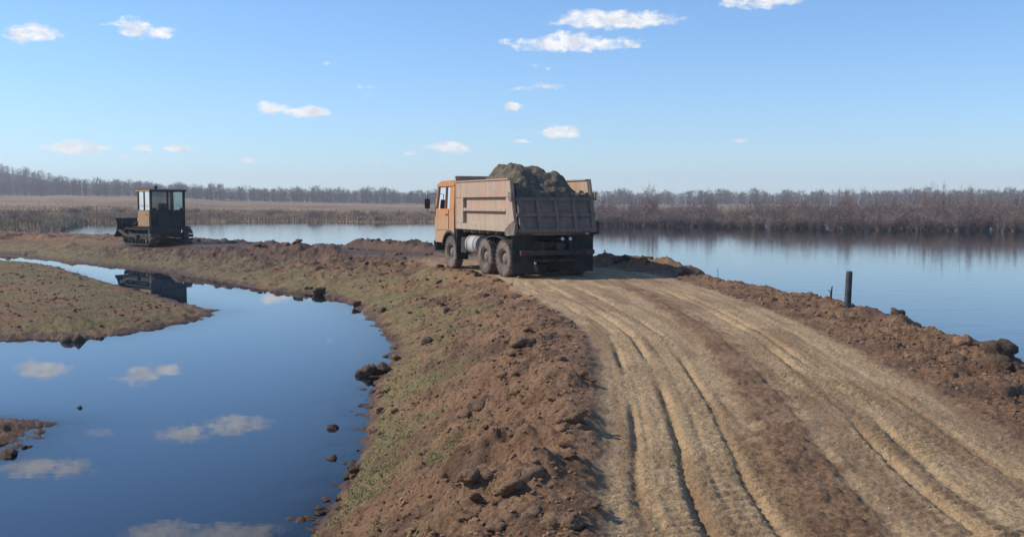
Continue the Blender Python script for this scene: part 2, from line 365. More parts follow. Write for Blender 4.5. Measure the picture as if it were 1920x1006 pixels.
        for (f0, f1, w, dep) in ((.075, .085, .011, .045), (.18, .18, .011, .048), (.30, .31, .009, .036), (.635, .735, .011, .038), (.70, .79, .010, .038), (.86, .90, .012, .018), (.50, .585, .012, .02), (.10, .11, .009, .02), (.235, .24, .008, .015)):
            c = np.interp(yy, [5, 12, 22, 29], [f0, f0 + (f1 - f0) * .55, f1, f1]) + wv_ * .5
            q = np.abs(fr - c) / w
            amp = dep * (.15 + .85 * np.clip(fbm(s * .35 + f0 * 50, fr * 0 + f0 * 9, 2, 66) * 1.6 + .6, 0, 1)) * np.interp(yy, [22, 34], [1, .35])
            rut = rut - amp * np.exp(-q ** 2 * .9) + amp * .10 * np.exp(-((q - 2.4) / 1.0) ** 2)
        band = ss(.02, .05, fr) * ss(.36, .33, fr) + ss(.56, .60, fr) * ss(.88, .84, fr)
        lug = (.004 + .011 * band) * np.tanh(2.5 * np.sin(s * 2 * math.pi / .12 + 5 * np.abs(((fr * 9) % 1) - .5) + 2.2 * fbm(x * 1.5, y * 1.5, 2, 63))) * np.clip(.4 + fbm(x * .8, y * .8, 2, 64) * 1.4, 0, 1)
        rr_ = .007 * fbm(x * 3.2, y * 3.2, 4, 62, .6) + .009 * fbm(x * 17, y * 17, 2, 65)
        crumb = brown * (.015 + .02 * lumps(x / .2, y / .2, 6) + .018 * lumps(x / .09, y / .09, 16))
        h = h + onr * (lowf + rut + lug * (1 - .3 * brown) + rr_ + crumb)
        # flat, pressed ground where the lorry stands
    ca, sa_ = math.cos(R(114.4)), math.sin(R(114.4)); lx = (x - .852) * ca + (y - 28.6) * sa_; ly = -(x - .852) * sa_ + (y - 28.6) * ca
    pad = ss(.9, 0, np.maximum(np.maximum(-1.0 - lx, lx - 5.2), np.abs(ly) - 1.3)) * ins
    h = h + pad * (.932 + .012 * fbm(x * 5, y * 5, 2, 99) - h)
    return h, sand, g, wet
def hgt(x, y, detail=True):
    x = np.atleast_1d(np.asarray(x, float)); y = np.atleast_1d(np.asarray(y, float)); return land(x, y, detail)[0]
def ground_px(px, py):
    """the point of the ground that a pixel shows"""
    r = ray(px, py); d = np.geomspace(5, 75, 1000) / r[1]
    x, y, z = r[0] * d, r[1] * d, CAMZ + r[2] * d
    hh = hgt(x, y); k = np.argmax(z <= np.maximum(hh, 0)); return np.array([x[k], y[k], max(hh[k], 0)])

def grid(U, D):
    u, d = np.meshgrid(U, D); x = (u * d).ravel(); y = d.ravel()
    nr, nc = len(D), len(U); i = (np.arange(nr - 1)[:, None] * nc + np.arange(nc - 1)[None]).ravel()
    return x, y, np.stack([i, i + 1, i + nc + 1, i + nc], 1)
def compact(V, Fq, keep, extra):
    Fq = Fq[keep]; used = np.zeros(len(V), bool); used[Fq.ravel()] = True; idx = np.cumsum(used) - 1
    return V[used], idx[Fq], [e[used] for e in extra]
D = [2.0]
while D[-1] < 104: D.append(D[-1] + (.12 if D[-1] < 4.8 else min(D[-1] ** 2 / 1900, .0036 * D[-1] + .02)))
uo = .545 + np.cumsum(np.geomspace(.002, .06, 34)); U = np.r_[-uo[::-1], np.linspace(-.545, .545, 760), uo]
x1, y1, F1 = grid(U, np.array(D))
gx, gy = np.meshgrid(np.linspace(-16, 16, 110), np.linspace(-22, 2.0, 70)); 
x2, y2 = gx.ravel(), gy.ravel(); i2 = (np.arange(69)[:, None] * 110 + np.arange(109)[None]).ravel(); F2 = np.stack([i2, i2 + 1, i2 + 111, i2 + 110], 1) + len(x1)
X, Y = np.r_[x1, x2], np.r_[y1, y2]
Hh, sa, gg, we_ = land(X, Y)
FQ = np.vstack([F1, F2]); V = np.stack([X, Y, Hh], 1); Z = np.stack([sa, gg, we_], 1)
keep = Hh[FQ].max(1) > -.55
V, FQ, (Z,) = compact(V, FQ, keep, [Z])
ground = mesh_np('ground', V, FQ, M_ground, {'zone': Z}); tag(ground, 'earth causeway with rutted sand road, grassy pond banks and low mud spits', 'ground', kind='structure')

# river bed and far bank
mb = MB(); mb.add([(-2600, -2600, -1.4), (2600, -2600, -1.4), (2600, 2600, -1.4), (-2600, 2600, -1.4)], [(0, 1, 2, 3)])
bed = mb.build('river_bed', simple('mud_bed', (.06, .05, .035), scale=.5, rough=.9), smooth=0); tag(bed, 'muddy bed below the flood water', 'river bed', kind='structure')

SKY_PX = np.array([(-900, 45), (-500, 80), (0, 74), (50, 68), (100, 55), (150, 43), (200, 38), (300, 33), (380, 24), (450, 20), (520, 18), (580, 17), (620, 21), (700, 20), (760, 15), (820, 9), (1130, 8), (1450, 8), (1700, 17), (1920, 21), (2600, 34)], float)
FOOT_PX = np.array([(-900, 10), (250, 13), (330, 9), (420, 4), (600, 0), (820, -3), (1130, -4), (1920, -3), (2600, -3)], float)
def far_z(u, d):
    px = 960 + F * u
    zf = CAMZ + np.interp(px, FOOT_PX[:, 0], FOOT_PX[:, 1]) * 600 / F
    zt = CAMZ + np.interp(px, SKY_PX[:, 0], SKY_PX[:, 1]) * 900 / F - 7.5
    sh = shore_d(u); t = np.clip((d - sh) / (600 - sh), 0, 1); q = np.clip((d - 600) / 300, 0, 1)
    z = np.where(d < 600, zf * t ** .9, zf + (np.maximum(zt, .6 * zf) - zf) * q)
    z = z * np.where(d > 900, np.exp(-(d - 900) / 900), 1)
    return np.where(d < sh, np.maximum(-1.2, (d - sh) * .05), z + .25 * ss(0, 6, d - sh))
def shore_d(u):
    px = 960 + F * u
    return np.interp(px, [-1500, 0, 110, 165, 300, 500, 820, 1130, 1920, 2600], [98, 103, 108, 150, 158, 164, 160, 172, 168, 160]) + 4 * fbm(u * 14, u * 0 + 3.3, 3, 70)
Uf = np.linspace(-1.5, 1.5, 420); Df = np.r_[np.linspace(88, 260, 90), np.geomspace(266, 2500, 60)]
Uf = np.unique(np.r_[Uf, np.linspace(-.55, -.38, 60)]); xf, yf, Ff = grid(Uf, Df); zf = far_z(xf / yf, yf)
zf = zf + ss(0, 1, zf) * .5 * fbm(xf * .03, yf * .03, 3, 71)
far_wood = ss(560, 640, yf + 30 * fbm(xf * .02, yf * .02, 3, 72))
far_wood = np.maximum(far_wood, .8 * ss(150, 135, yf + 12 * fbm(xf * .05, yf * .05, 3, 75)) * ss(-.38, -.43, xf / yf))
def far_material():
    m, n, l, b = material('dry_field'); g = n.new('ShaderNodeNewGeometry'); mp = n.new('ShaderNodeMapping'); l.new(g.outputs['Position'], mp.inputs[0]); mp.inputs['Scale'].default_value = (.012, .05, .05)
    c1, _ = ramp_noise(m, 1.0, 6, (.20, .135, .085), (.36, .25, .15), .35, .62, mp.outputs[0])
    c2, _ = ramp_noise(m, .35, 8, (.55, .5, .5), (1.1, 1.08, 1.05), .3, .65, g.outputs['Position'])
    z = n.new('ShaderNodeAttribute'); z.attribute_name = 'zone'
    c3 = mixc(m, 1.0, c1, c2, 'MULTIPLY'); l.new(mixc(m, z.outputs['Fac'], c3, (.11, .085, .075)), b.inputs['Base Color']); b.inputs['Roughness'].default_value = 1; b.inputs['Specular IOR Level'].default_value = .1
    return m
fb = mesh_np('far_bank', np.stack([xf, yf, zf], 1), Ff, far_material(), {'zone': np.stack([far_wood] * 3, 1)}); tag(fb, 'low far bank of dry brown meadow rising to wooded hills', 'far bank', kind='structure')

# ------------------------------------------------------------------ water
def water_material(name, wave, rip, base):
    m, n, l, b = material(name); g = n.new('ShaderNodeNewGeometry')
    b.inputs['Base Color'].default_value = (*base, 1); b.inputs['Roughness'].default_value = .0; b.inputs['IOR'].default_value = 1.333
    b.inputs['Specular IOR Level'].default_value = .5
    mp = n.new('ShaderNodeMapping'); l.new(g.outputs['Position'], mp.inputs[0]); mp.inputs['Scale'].default_value = (.5, 1.0, 1)
    _, h1 = ramp_noise(m, rip[0], 3, (0, 0, 0), (1, 1, 1), vec=mp.outputs[0]); p = bump(m, h1, wave, 1, b)
    _, h2_ = ramp_noise(m, rip[1], 2, (0, 0, 0), (1, 1, 1), vec=mp.outputs[0]); p = bump(m, h2_, wave * .25, 1, b, p)
    # shallow water lets the mud show
    gl = n.new('ShaderNodeBsdfGlossy'); gl.inputs['Roughness'].default_value = 0.0; l.new(p, gl.inputs['Normal'])
    tr = n.new('ShaderNodeBsdfTransparent'); tr.inputs[0].default_value = (.62, .60, .55, 1)
    fr = n.new('ShaderNodeFresnel'); fr.inputs[0].default_value = 1.333; l.new(p, fr.inputs['Normal'])
    m1 = n.new('ShaderNodeMixShader'); l.new(fr.outputs[0], m1.inputs[0]); l.new(tr.outputs[0], m1.inputs[1]); l.new(gl.outputs[0], m1.inputs[2])
    a = n.new('ShaderNodeAttribute'); a.attribute_name = 'depth'; sp = n.new('ShaderNodeSeparateColor'); l.new(a.outputs['Color'], sp.inputs[0])
    m2 = n.new('ShaderNodeMixShader'); l.new(sp.outputs[0], m2.inputs[0]); l.new(m1.outputs[0], m2.inputs[1]); l.new(b.outputs[0], m2.inputs[2])
    l.new(m2.outputs[0], n['Material Output'].inputs[0]); return m
Dw = [2.0]
while Dw[-1] < 108: Dw.append(Dw[-1] + .012 * Dw[-1] + .03)
Uw = np.r_[-uo[::-3], np.linspace(-.545, .545, 240), uo[::3]]
wx, wy, WF = grid(Uw, np.array(Dw)); wh = hgt(wx, wy)
SPINE = np.array([(2.2, -30), (2.2, 20), (1.6, 29), (-1, 35), (-6, 43), (-14, 52), (-22, 62), (-40, 78), (-70, 88), (-140, 99)])
POLY = np.vstack([SPINE, [(-300, 99), (-300, -30)]])
def water_sheet(name, mask, mat, label):
    fc = wx[WF].mean(1), wy[WF].mean(1); k = mask(*fc) & (wh[WF].min(1) < .25)
    dep = np.clip(1 - np.exp(np.minimum(wh, 0) / .15), 0, 1)
    V, Q, (dp,) = compact(np.stack([wx, wy, np.zeros_like(wx)], 1), WF, k, [dep])
    o = mesh_np(name, V, Q, mat, {'depth': np.stack([dp] * 3, 1)}); return tag(o, label, 'water', kind='structure')
pond = water_sheet('pond', lambda x, y: inside(x, y, POLY), water_material('pond_water', .0005, (1.3, 7), (.018, .034, .060)), 'still blue pond water left of the causeway')
river = water_sheet('river', lambda x, y: ~inside(x, y, POLY), water_material('river_water', .006, (1.1, 6), (.024, .034, .046)), 'wide flooded river behind the causeway')
# the river goes on to the far bank: more sheets of the same object
ro = bmesh.new(); ro.from_mesh(river.data); lay = ro.verts.layers.float_color['depth']
def quadstrip(Us, Ds):
    vs = [[ro.verts.new((u * d, d, 0)) for u in Us] for d in Ds]
    for r_ in vs:
        for v_ in r_: v_[lay] = (1, 1, 1, 1)
    for a, b in zip(vs[:-1], vs[1:]):
        for i in range(len(Us) - 1): ro.faces.new((a[i], a[i + 1], b[i + 1], b[i]))
quadstrip([-6, -3, Uw[0]], [Dw[-1] * .5, Dw[-1]]); quadstrip([Uw[-1], 3, 6], [2.0, 12, 50, Dw[-1]]); quadstrip([-6, -3, Uw[0], 0, Uw[-1], 3, 6], [Dw[-1], 400])
ro.to_mesh(river.data); ro.free()
# ------------------------------------------------------------------ far woods, reeds, flooded bushes
def branchy(rnd, height, spread, nstem, ntwig, r0, conifer=False):
    """a bare bush or tree of thin tapering three-sided stems and twigs; returns vertices and triangles"""
    V = []; T = []
    def limb(p, q, ra, rb):
        t = (q - p).normalized(); u = t.cross(Vector((.3, .2, 1))).normalized() if abs(t.z) < .99 else Vector((1, 0, 0)); w = t.cross(u); n = len(V)
        for c, r in ((p, ra), (q, rb)):
            for k in range(3):
                a = k * 2.0944; V.append(c + (u * math.cos(a) + w * math.sin(a)) * r)
        for k in range(3):
            a, b = n + k, n + (k + 1) % 3; T.append((a, b, b + 3)); T.append((a, b + 3, a + 3))
    for i in range(nstem):
        a = rnd.uniform(0, 6.283); lean = rnd.uniform(.0, 1) ** .7 * spread; h = height * rnd.uniform(.55, 1) * (1 - .25 * lean / max(spread, .01))
        p = Vector((math.cos(a), math.sin(a), 0)) * rnd.uniform(0, .3) * spread * .6; p.z = -.4; pts = [p]
        for k in range(1, 5):
            f = k / 4; pts.append(Vector((p.x + math.cos(a) * lean * f ** 1.3 + rnd.uniform(-.12, .12), p.y + math.sin(a) * lean * f ** 1.3 + rnd.uniform(-.12, .12), -.4 + (h + .4) * f)))
        for k in range(4): limb(pts[k], pts[k + 1], r0 * (1 - k / 4.6), r0 * (1 - (k + 1) / 4.6))
        for k in range(ntwig):
            f = rnd.uniform(.25, 1); j = min(3, int(f * 4)); b = pts[j].lerp(pts[j + 1], f * 4 - j if f < 1 else 1)
            d = Vector((rnd.gauss(0, 1), rnd.gauss(0, 1), rnd.uniform(-.1, 1.3))).normalized() * rnd.uniform(.15, .34) * height * (.55 if f > .8 else 1) * .7
            limb(b, b + d, r0 * .45, r0 * .16)
            if k % 2 == 0: limb(b + d * .5, b + d * .5 + Vector((rnd.gauss(0, 1), rnd.gauss(0, 1), .9)).normalized() * d.length * .6, r0 * .3, r0 * .12)
    return np.array(V), np.array(T)
def bark(name, a, b): return simple(name, a, b, .35, .95, coords='Object')
M_bush = [bark('willow_twigs_%d' % i, *c) for i, c in enumerate([((.20, .135, .115), (.31, .21, .165)), ((.17, .125, .12), (.27, .195, .175)), ((.25, .18, .14), (.35, .26, .19))])]
M_trunk = simple('pale_trunks', (.30, .26, .23), (.18, .14, .12), .8, .95)
rb = random.Random(3)
protos = []
for k in range(7):
    h_ = 4.3; root = empty('bare_bush'); 
    v, t = branchy(rb, h_, [1.5, 1.9, 1.2, 1.7, 2.2, 1.4, 1.8][k], 20, 24, .034); o = mesh_np('crown', v, t, M_bush[k % 3], smooth=False); o.parent = root
    v, t = branchy(rb, h_ * .75, .8, 5, 0, .085); o = mesh_np('trunk', v, t, M_trunk, smooth=False); o.parent = root
    protos.append(root)
used = set(); nb = 0
BG = 'bare bushes standing in the flood along the right shore'
def place_bush(k, x, y, sc_, sz, label, group=BG, cat='bush', name=None):
    global nb
    o = protos[k] if k not in used else copy_tree(protos[k]); used.add(k); nb += 1
    o.location = (x, y, max(0.0, float(far_z(np.array([x / y]), np.array([y]))[0])) - .1); o.rotation_euler = (0, 0, rb.uniform(0, 6.28)); o.scale = (sc_, sc_, sz)
    if name:
        o.name = name
    tag(o, label, cat, group); return o
for row, (d0, n, hs) in enumerate([(118, 50, .62), (124, 50, .82), (131, 52, .95), (141, 52, 1.12)]):
    for i in range(n):
        u = .082 + (i + rb.uniform(.1, .9)) * (.52 / n) - .004 * row; px = 960 + F * u
        near = np.interp(px, [1120, 1250, 1480, 1920], [1.12, 1.10, 1.0, .90]); d = d0 * near * rb.uniform(.97, 1.03)
        top = np.interp(px, [1110, 1240, 1300, 1440, 1480, 1520, 1600, 1760, 1920, 2000], [.94, .92, .88, .86, 1.02, 1.0, 1.04, 1.08, 1.12, 1.12])
        ds_ = near * .95
        place_bush(rb.randrange(7), u * d, d, rb.uniform(.85, 1.15) * ds_, hs * top * rb.uniform(.74, 1.08) * (.86 + .2 * near) * .98,
                   ['low bare bush in front row of flooded scrub, ', 'bare bush in second row of flooded scrub, ', 'bare bush in third row of flooded scrub, ', 'tall bare bush in back row of flooded scrub, '][row] + ('behind the truck tail' if px < 1200 else 'just right of the truck' if px < 1340 else 'left of the domed bush' if px < 1480 else 'above the wooden post' if px < 1640 else 'right of the post' if px < 1800 else 'at the right picture edge'))
# the few that stand out
for (px, d, s_, hz, lab) in [(1219, 150, 1.1, 1.62, 'round bare tree rising above the scrub just right of the dump truck'), (1331, 148, .7, 1.36, 'small bare tree poking above the low scrub right of the round tree'),
                             (1490, 136, 1.5, 1.32, 'broad domed bare bush above the middle of the right bank scrub'), (1762, 132, .75, 1.52, 'tall narrow bare tree above the scrub near the right edge'),
                             (1735, 134, .6, 1.45, 'slim bare tree left of the tall narrow one on right bank'), (1585, 134, 1.1, 1.36, 'bare tree with spreading top right of the domed bush'), (1815, 128, 1.2, 1.42, 'wide bare tree crown towards the right edge of the far scrub')]:
    u = (px - 960) / F; place_bush(rb.randrange(7), u * d, d, s_, hz, lab, None, 'tree', 'bare_tree')
# low brown willow clumps on the left far shore
for i in range(46):
    px = rb.uniform(-60, 860); u = (px - 960) / F; d = float(shore_d(np.array([u]))[0]) + rb.uniform(3, 60)
    place_bush(rb.randrange(7), u * d, d, rb.uniform(.7, 1.3), rb.uniform(.22, .42), 'low brown willow clump on the far meadow ' + ('left of the bulldozer' if px < 200 else 'behind the bulldozer' if px < 380 else 'between bulldozer and truck' if px < 640 else 'just left of the truck cab'), 'low willow clumps on the far shore')
# hill woods: one mass
def wood(name, label, n, du, dd, hmin, hmax, mat, seed):
    r = random.Random(seed); tv = []
    for q_ in range(8):                                  # a trunk and a cloud of slim twigs, one triangle each
        V_ = []; 
        for k in range(3): V_ += [(.012 * math.cos(k * 2.1), .012 * math.sin(k * 2.1), -.03), (.012 * math.cos(k * 2.1 + 2.1), .012 * math.sin(k * 2.1 + 2.1), -.03), (0, 0, .85)]
        wd0 = r.uniform(.14, .24)
        for k in range(62):
            z_ = r.uniform(.12, .95); rad = wd0 * (1.05 - abs(z_ - .55) * 1.3) * r.random() ** .6; a_ = r.uniform(0, 6.28); b_ = a_ + r.uniform(-.8, .8); L_ = r.uniform(.10, .24)
            c0 = np.array((rad * math.cos(a_), rad * math.sin(a_), z_ - .06)); t_ = c0 + np.array((math.cos(b_) * L_ * .45, math.sin(b_) * L_ * .45, L_ * r.uniform(.4, 1))); w2 = np.array((-math.sin(b_), math.cos(b_), .2)) * r.uniform(.006, .014)
            V_ += [tuple(c0 - w2), tuple(c0 + w2), tuple(t_)]
        tv.append((np.array(V_), np.arange(len(V_)).reshape(-1, 3)))
    Vs = []; Ts = []; off = 0
    us = np.array([r.uniform(*du) for _ in range(n)]); dsn = np.array([dd[0] + (dd[1] - dd[0]) * r.random() ** 1.6 for _ in range(n)]); zs_ = far_z(us, dsn); gn = gnoise(us * 60, dsn * .01, 90)
    for i in range(n):
        u, d = us[i], dsn[i]; v, t = tv[r.randrange(8)]; h = r.uniform(hmin, hmax) * (1 + .35 * gn[i]); a = r.uniform(0, 6.28)
        c_, s_ = math.cos(a), math.sin(a); wd = h * r.uniform(.9, 1.6)
        q = np.empty_like(v); q[:, 0] = (v[:, 0] * c_ - v[:, 1] * s_) * wd + u * d; q[:, 1] = (v[:, 0] * s_ + v[:, 1] * c_) * wd + d; q[:, 2] = v[:, 2] * h + zs_[i]
        Vs.append(q); Ts.append(t + off); off += len(v)
    o = mesh_np(name, np.vstack(Vs), np.vstack(Ts), mat, smooth=False); return tag(o, label, 'woods', kind='stuff')
M_wood = simple('bare_wood', (.090, .072, .070), (.15, .118, .105), .05, 1)
wood('hill_woods', 'dark bare woods covering the low hills beyond the river', 6500, (-.68, .58), (585, 940), 5.5, 9.5, M_wood, 4)
# dry reeds along the far shore
def blades(name, label, n, fn_pos, hmin, hmax, w, mat, seed, cat='grass', lean=.35):
    r = np.random.default_rng(seed); x, y, z = fn_pos(r, n); n = len(x); a = r.uniform(0, 6.283, n); h = r.uniform(hmin, hmax, n) if np.isscalar(hmin) else hmin
    ww = w * r.uniform(.7, 1.3, n); dx, dy = np.cos(a) * ww, np.sin(a) * ww; lx, ly = r.normal(0, lean, n) * h, r.normal(0, lean, n) * h
    V = np.empty((n, 3, 3)); V[:, 0] = np.stack([x - dx, y - dy, z - .02 * h], 1); V[:, 1] = np.stack([x + dx, y + dy, z - .02 * h], 1); V[:, 2] = np.stack([x + lx, y + ly, z + h], 1)
    o = mesh_np(name, V.reshape(-1, 3), np.arange(3 * n).reshape(-1, 3), mat, smooth=False); return tag(o, label, cat, kind='stuff')
def reed_pos(r, n):
    u = r.uniform(-.75, .2, n); d = shore_d(u) + r.gamma(1.5, 22, n) - 1; z = np.maximum(far_z(u, d), 0)
    return u * d, d, z
blades('dry_reeds', 'dry brown reeds along the far left river shore', 60000, reed_pos, .25, .8, .06, simple('reeds', (.27, .19, .12), (.42, .30, .185), .06, 1), 5, 'reeds', .12)
# ------------------------------------------------------------------ materials of the machines
def dusty(name, paint, dust, rough=.55, amount=(.42, .62), zdust=None, spec=.35):
    """paint under dust that lies thicker low down and in blotches"""
    m, n, l, b = material(name); t = n.new('ShaderNodeTexCoord'); P = t.outputs['Object']
    c, h = ramp_noise(m, 3.5, 8, (0, 0, 0), (1, 1, 1), *amount, P, .7); c2, h2_ = ramp_noise(m, 30, 4, (.85, .85, .85), (1.1, 1.1, 1.1), .3, .7, P)
    f = c
    if zdust:
        sp = n.new('ShaderNodeSeparateXYZ'); l.new(P, sp.inputs[0]); mr_ = n.new('ShaderNodeMapRange'); l.new(sp.outputs[2], mr_.inputs[0])
        mr_.inputs[1].default_value = zdust[1]; mr_.inputs[2].default_value = zdust[0]; mr_.inputs[3].default_value = 0; mr_.inputs[4].default_value = 1
        ad = n.new('ShaderNodeMath'); ad.operation = 'ADD'; ad.use_clamp = True; sc1 = n.new('ShaderNodeMath'); sc1.operation = 'MULTIPLY'; l.new(h, sc1.inputs[0]); l.new(mr_.outputs[0], sc1.inputs[1])
        sc2 = n.new('ShaderNodeMath'); sc2.operation = 'MULTIPLY'; l.new(sc1.outputs[0], sc2.inputs[0]); sc2.inputs[1].default_value = 1.7
        l.new(c, ad.inputs[0]); l.new(sc2.outputs[0], ad.inputs[1]); f = ad.outputs[0]
    mp = n.new('ShaderNodeMapping'); l.new(P, mp.inputs[0]); mp.inputs['Scale'].default_value = (9, 9, .9); st_, _ = ramp_noise(m, 1.0, 5, (.88, .86, .84), (1.03, 1.03, 1.03), .36, .60, mp.outputs[0])   # run-down streaks
    base = mixc(m, 1.0, mixc(m, f, paint, dust), st_, 'MULTIPLY'); l.new(mixc(m, 1.0, base, c2, 'MULTIPLY'), b.inputs['Base Color'])
    b.inputs['Roughness'].default_value = rough; b.inputs['Specular IOR Level'].default_value = spec
    bump(m, h2_, .003, .5, b); return m
DUST = (.42, .30, .20)
M_orange = dusty('orange_cab_paint', (.60, .235, .075), (.48, .30, .17), .6, (.42, .75), (1.0, 1.9))
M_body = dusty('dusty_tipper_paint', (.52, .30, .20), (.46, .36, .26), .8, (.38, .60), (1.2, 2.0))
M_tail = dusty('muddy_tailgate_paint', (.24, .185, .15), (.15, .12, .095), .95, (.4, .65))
M_frame = dusty('chassis_black', (.035, .034, .034), (.12, .095, .075), .8, (.45, .75))
M_tyre = dusty('dusty_tyre_rubber', (.05, .047, .045), (.24, .19, .15), .95, (.30, .6), spec=.15)
M_rim = dusty('dirty_rim_steel', (.16, .13, .11), (.26, .20, .15), .8, (.35, .65))
M_tank = dusty('grey_tank_metal', (.48, .45, .42), (.40, .32, .25), .6, (.45, .7))
M_rubber = simple('black_rubber', (.022, .022, .024), (.05, .045, .042), 4, .85)
M_dark = simple('dark_trim', (.03, .03, .032), (.06, .055, .05), 5, .7)
M_red = simple('tail_light_red', (.13, .02, .018), (.08, .02, .018), 5, .35)
M_lampw = simple('lamp_glass', (.75, .72, .66), (.6, .58, .52), 5, .25)
M_plate = simple('plate_white', (.7, .7, .68), (.5, .48, .45), 8, .5)
def glass_mat():
    m, n, l, b = material('cab_glass'); b.inputs['Base Color'].default_value = (.03, .04, .045, 1); b.inputs['Roughness'].default_value = .05; b.inputs['IOR'].default_value = 1.5
    tr = n.new('ShaderNodeBsdfTransparent'); tr.inputs[0].default_value = (.52, .60, .62, 1); mxs = n.new('ShaderNodeMixShader'); fr = n.new('ShaderNodeFresnel'); fr.inputs[0].default_value = 1.5
    gl = n.new('ShaderNodeBsdfGlossy'); gl.inputs['Roughness'].default_value = .04; l.new(fr.outputs[0], mxs.inputs[0]); l.new(tr.outputs[0], mxs.inputs[1]); l.new(gl.outputs[0], mxs.inputs[2])
    l.new(mxs.outputs[0], n['Material Output'].inputs[0]); return m
M_glass = glass_mat()
M_load = simple('loaded_earth', (.075, .060, .042), (.18, .14, .095), 5, .97, 0, .06)

# ------------------------------------------------------------------ dump truck (x forward, y left, origin on the ground under the rearmost axle)
TX, TY, TZ, TYAW = .852, 28.6, .937, 24.4
truck = empty('dump_truck', (TX, TY, TZ), R(90 + TYAW))
tag(truck, 'orange cab three-axle dump truck with dusty tipper body heaped with earth', 'dump truck')
def wheel_proto(r=.505, w=.27):
    m = MB(); m.lathe([(.13, -.09), (.15, -.06), (.15, .05), (.11, .09), (.06, .10)], (0, 0, 0), 'y', 16)
    wh_ = m.build('wheel', M_rim, bevel=0)
    m = MB(); h = w / 2
    m.lathe([(.27, -h * .7), (.30, -h * .95), (.40, -h), (.465, -h * .95), (.495, -h * .75), (r, -h * .4), (r, h * .4), (.495, h * .75), (.465, h * .95), (.40, h), (.30, h * .95), (.27, h * .7), (.27, -h * .7)], (0, 0, 0), 'y', 40, caps=False)
    for k in range(26):
        a = 2 * math.pi * k / 26
        for sgn in (-1, 1):
            M_ = Matrix.Rotation(a + sgn * .06, 4, 'Y') @ Matrix.Translation((r - .012, sgn * h * .55, 0)) @ Matrix.Rotation(sgn * .35, 4, 'X')
            m.box(-.012, .024, -h * .42, h * .42, -.034, .034, M_)
    t = m.build('tyre', M_tyre, wh_)
    m = MB(); m.lathe([(.272, -h * .72), (.272, h * .72), (.25, h * .74), (.235, h * .3), (.20, -h * .1), (.15, h * .1), (.14, -h * .3), (.20, -h * .5), (.25, -h * .72), (.272, -h * .72)], (0, 0, 0), 'y', 32, caps=False)
    for k in range(8):
        a = 2 * math.pi * k / 8; m.lathe([(.016, 0), (.016, .03)], (.175 * math.cos(a), .01, .175 * math.sin(a)), 'y', 6)
    m.build('rim', M_rim, wh_)
    return wh_
wp = wheel_proto(); first = True
for (ax, ys) in ((0, (1.085, .765, -.765, -1.085)), (1.32, (1.085, .765, -.765, -1.085)), (4.16, (1.05, -1.05))):
    for yy_ in ys:
        w_ = wp if first else copy_tree(wp); first = False; w_.parent = truck; w_.location = (ax, yy_, .50); w_.rotation_euler = (0, random.uniform(0, 6), 0 if yy_ > 0 else math.pi)
for ax in (0, 1.32, 4.16):
    MB().lathe([(.07, -.95), (.07, -.2), (.19, -.12), (.19, .12), (.07, .2), (.07, .95)], (ax, 0, .5), 'y', 14).build('axle', M_frame, truck)
m = MB()
for sgn in (-1, 1): m.box(-.78, 5.25, sgn * .42 - .05, sgn * .42 + .05, .74, 1.0)
for x_ in (-.7, .66, 2.2, 3.4, 5.1): m.box(x_ - .06, x_ + .06, -.37, .37, .78, .96)
m.build('chassis_frame', M_frame, truck, .01)
m = MB(); m.box(.2, 3.2, -.55, .55, 1.003, 1.14); m.build('subframe', M_frame, truck)
for sgn in (-1, 1):
    m = MB()
    for k in range(5): m.box(-.35 + .07 * k, 1.67 - .07 * k, sgn * .52 - .045, sgn * .52 + .045, .56 + .03 * k, .586 + .03 * k)
    m.build('leaf_spring', M_frame, truck)
# tipper body
ZB, ZT = 1.27, 2.66
def xr(z): return -.92 + (z - ZB) / (ZT - ZB) * .36          # the raked rear edge
bd = MB(); bd.box(-.80, 3.42, -1.08, 1.08, ZB - .02, ZB + .06); 
for x_ in np.linspace(-.5, 3.2, 7): bd.box(x_ - .05, x_ + .05, -1.1, 1.1, ZB - .12, ZB - .022)
body = bd.build('tipper_body', M_body, truck, .008)
for sgn in (1, -1):
    m = MB(); Yi, Yo = sgn * 1.135, sgn * 1.165
    m.prism([(xr(ZB) + .03, ZB), (3.44, ZB), (3.44, ZT), (xr(ZT) + .03, ZT)], Yi, Yo)
    Ya, Yb = Yo + sgn * .001, sgn * 1.262
    def bar(x0, x1, z0, z1): m.prism([(x0 if x0 > 0 else xr(z0), z0), (x1, z0), (x1, z1), (x0 if x0 > 0 else xr(z1), z1)], Ya, Yb)
    bar(-1, 3.45, 2.20, ZT + .004)                       # plain upper band
    bar(-1, 3.45, ZB - .02, 1.44)                        # bottom rail
    bar(2.86, 3.45, 1.442, 2.198); bar(-1, -.30, 1.442, 2.198)   # front and rear posts
    bar(-.30 + .3001, 2.86, 1.80, 1.895); m.box(-.2995, .0, Ya, Yb, 1.80, 1.895)
    w_ = m.build('side_wall', M_body, truck, .012)
    m = MB(); m.box(-.50, 3.46, sgn * 1.10, sgn * 1.29, ZT + .006, ZT + .05); m.build('top_rail', M_body, w_, .01)
m = MB(); m.box(3.46, 3.52, -1.26, 1.26, ZB, 2.82); m.box(3.44, 3.56, -1.27, 1.27, 2.80, 2.87)
for y_ in (-.8, 0, .8): m.box(3.521, 3.58, y_ - .05, y_ + .05, ZB, 2.79)
m.build('headboard', M_body, truck, .01)
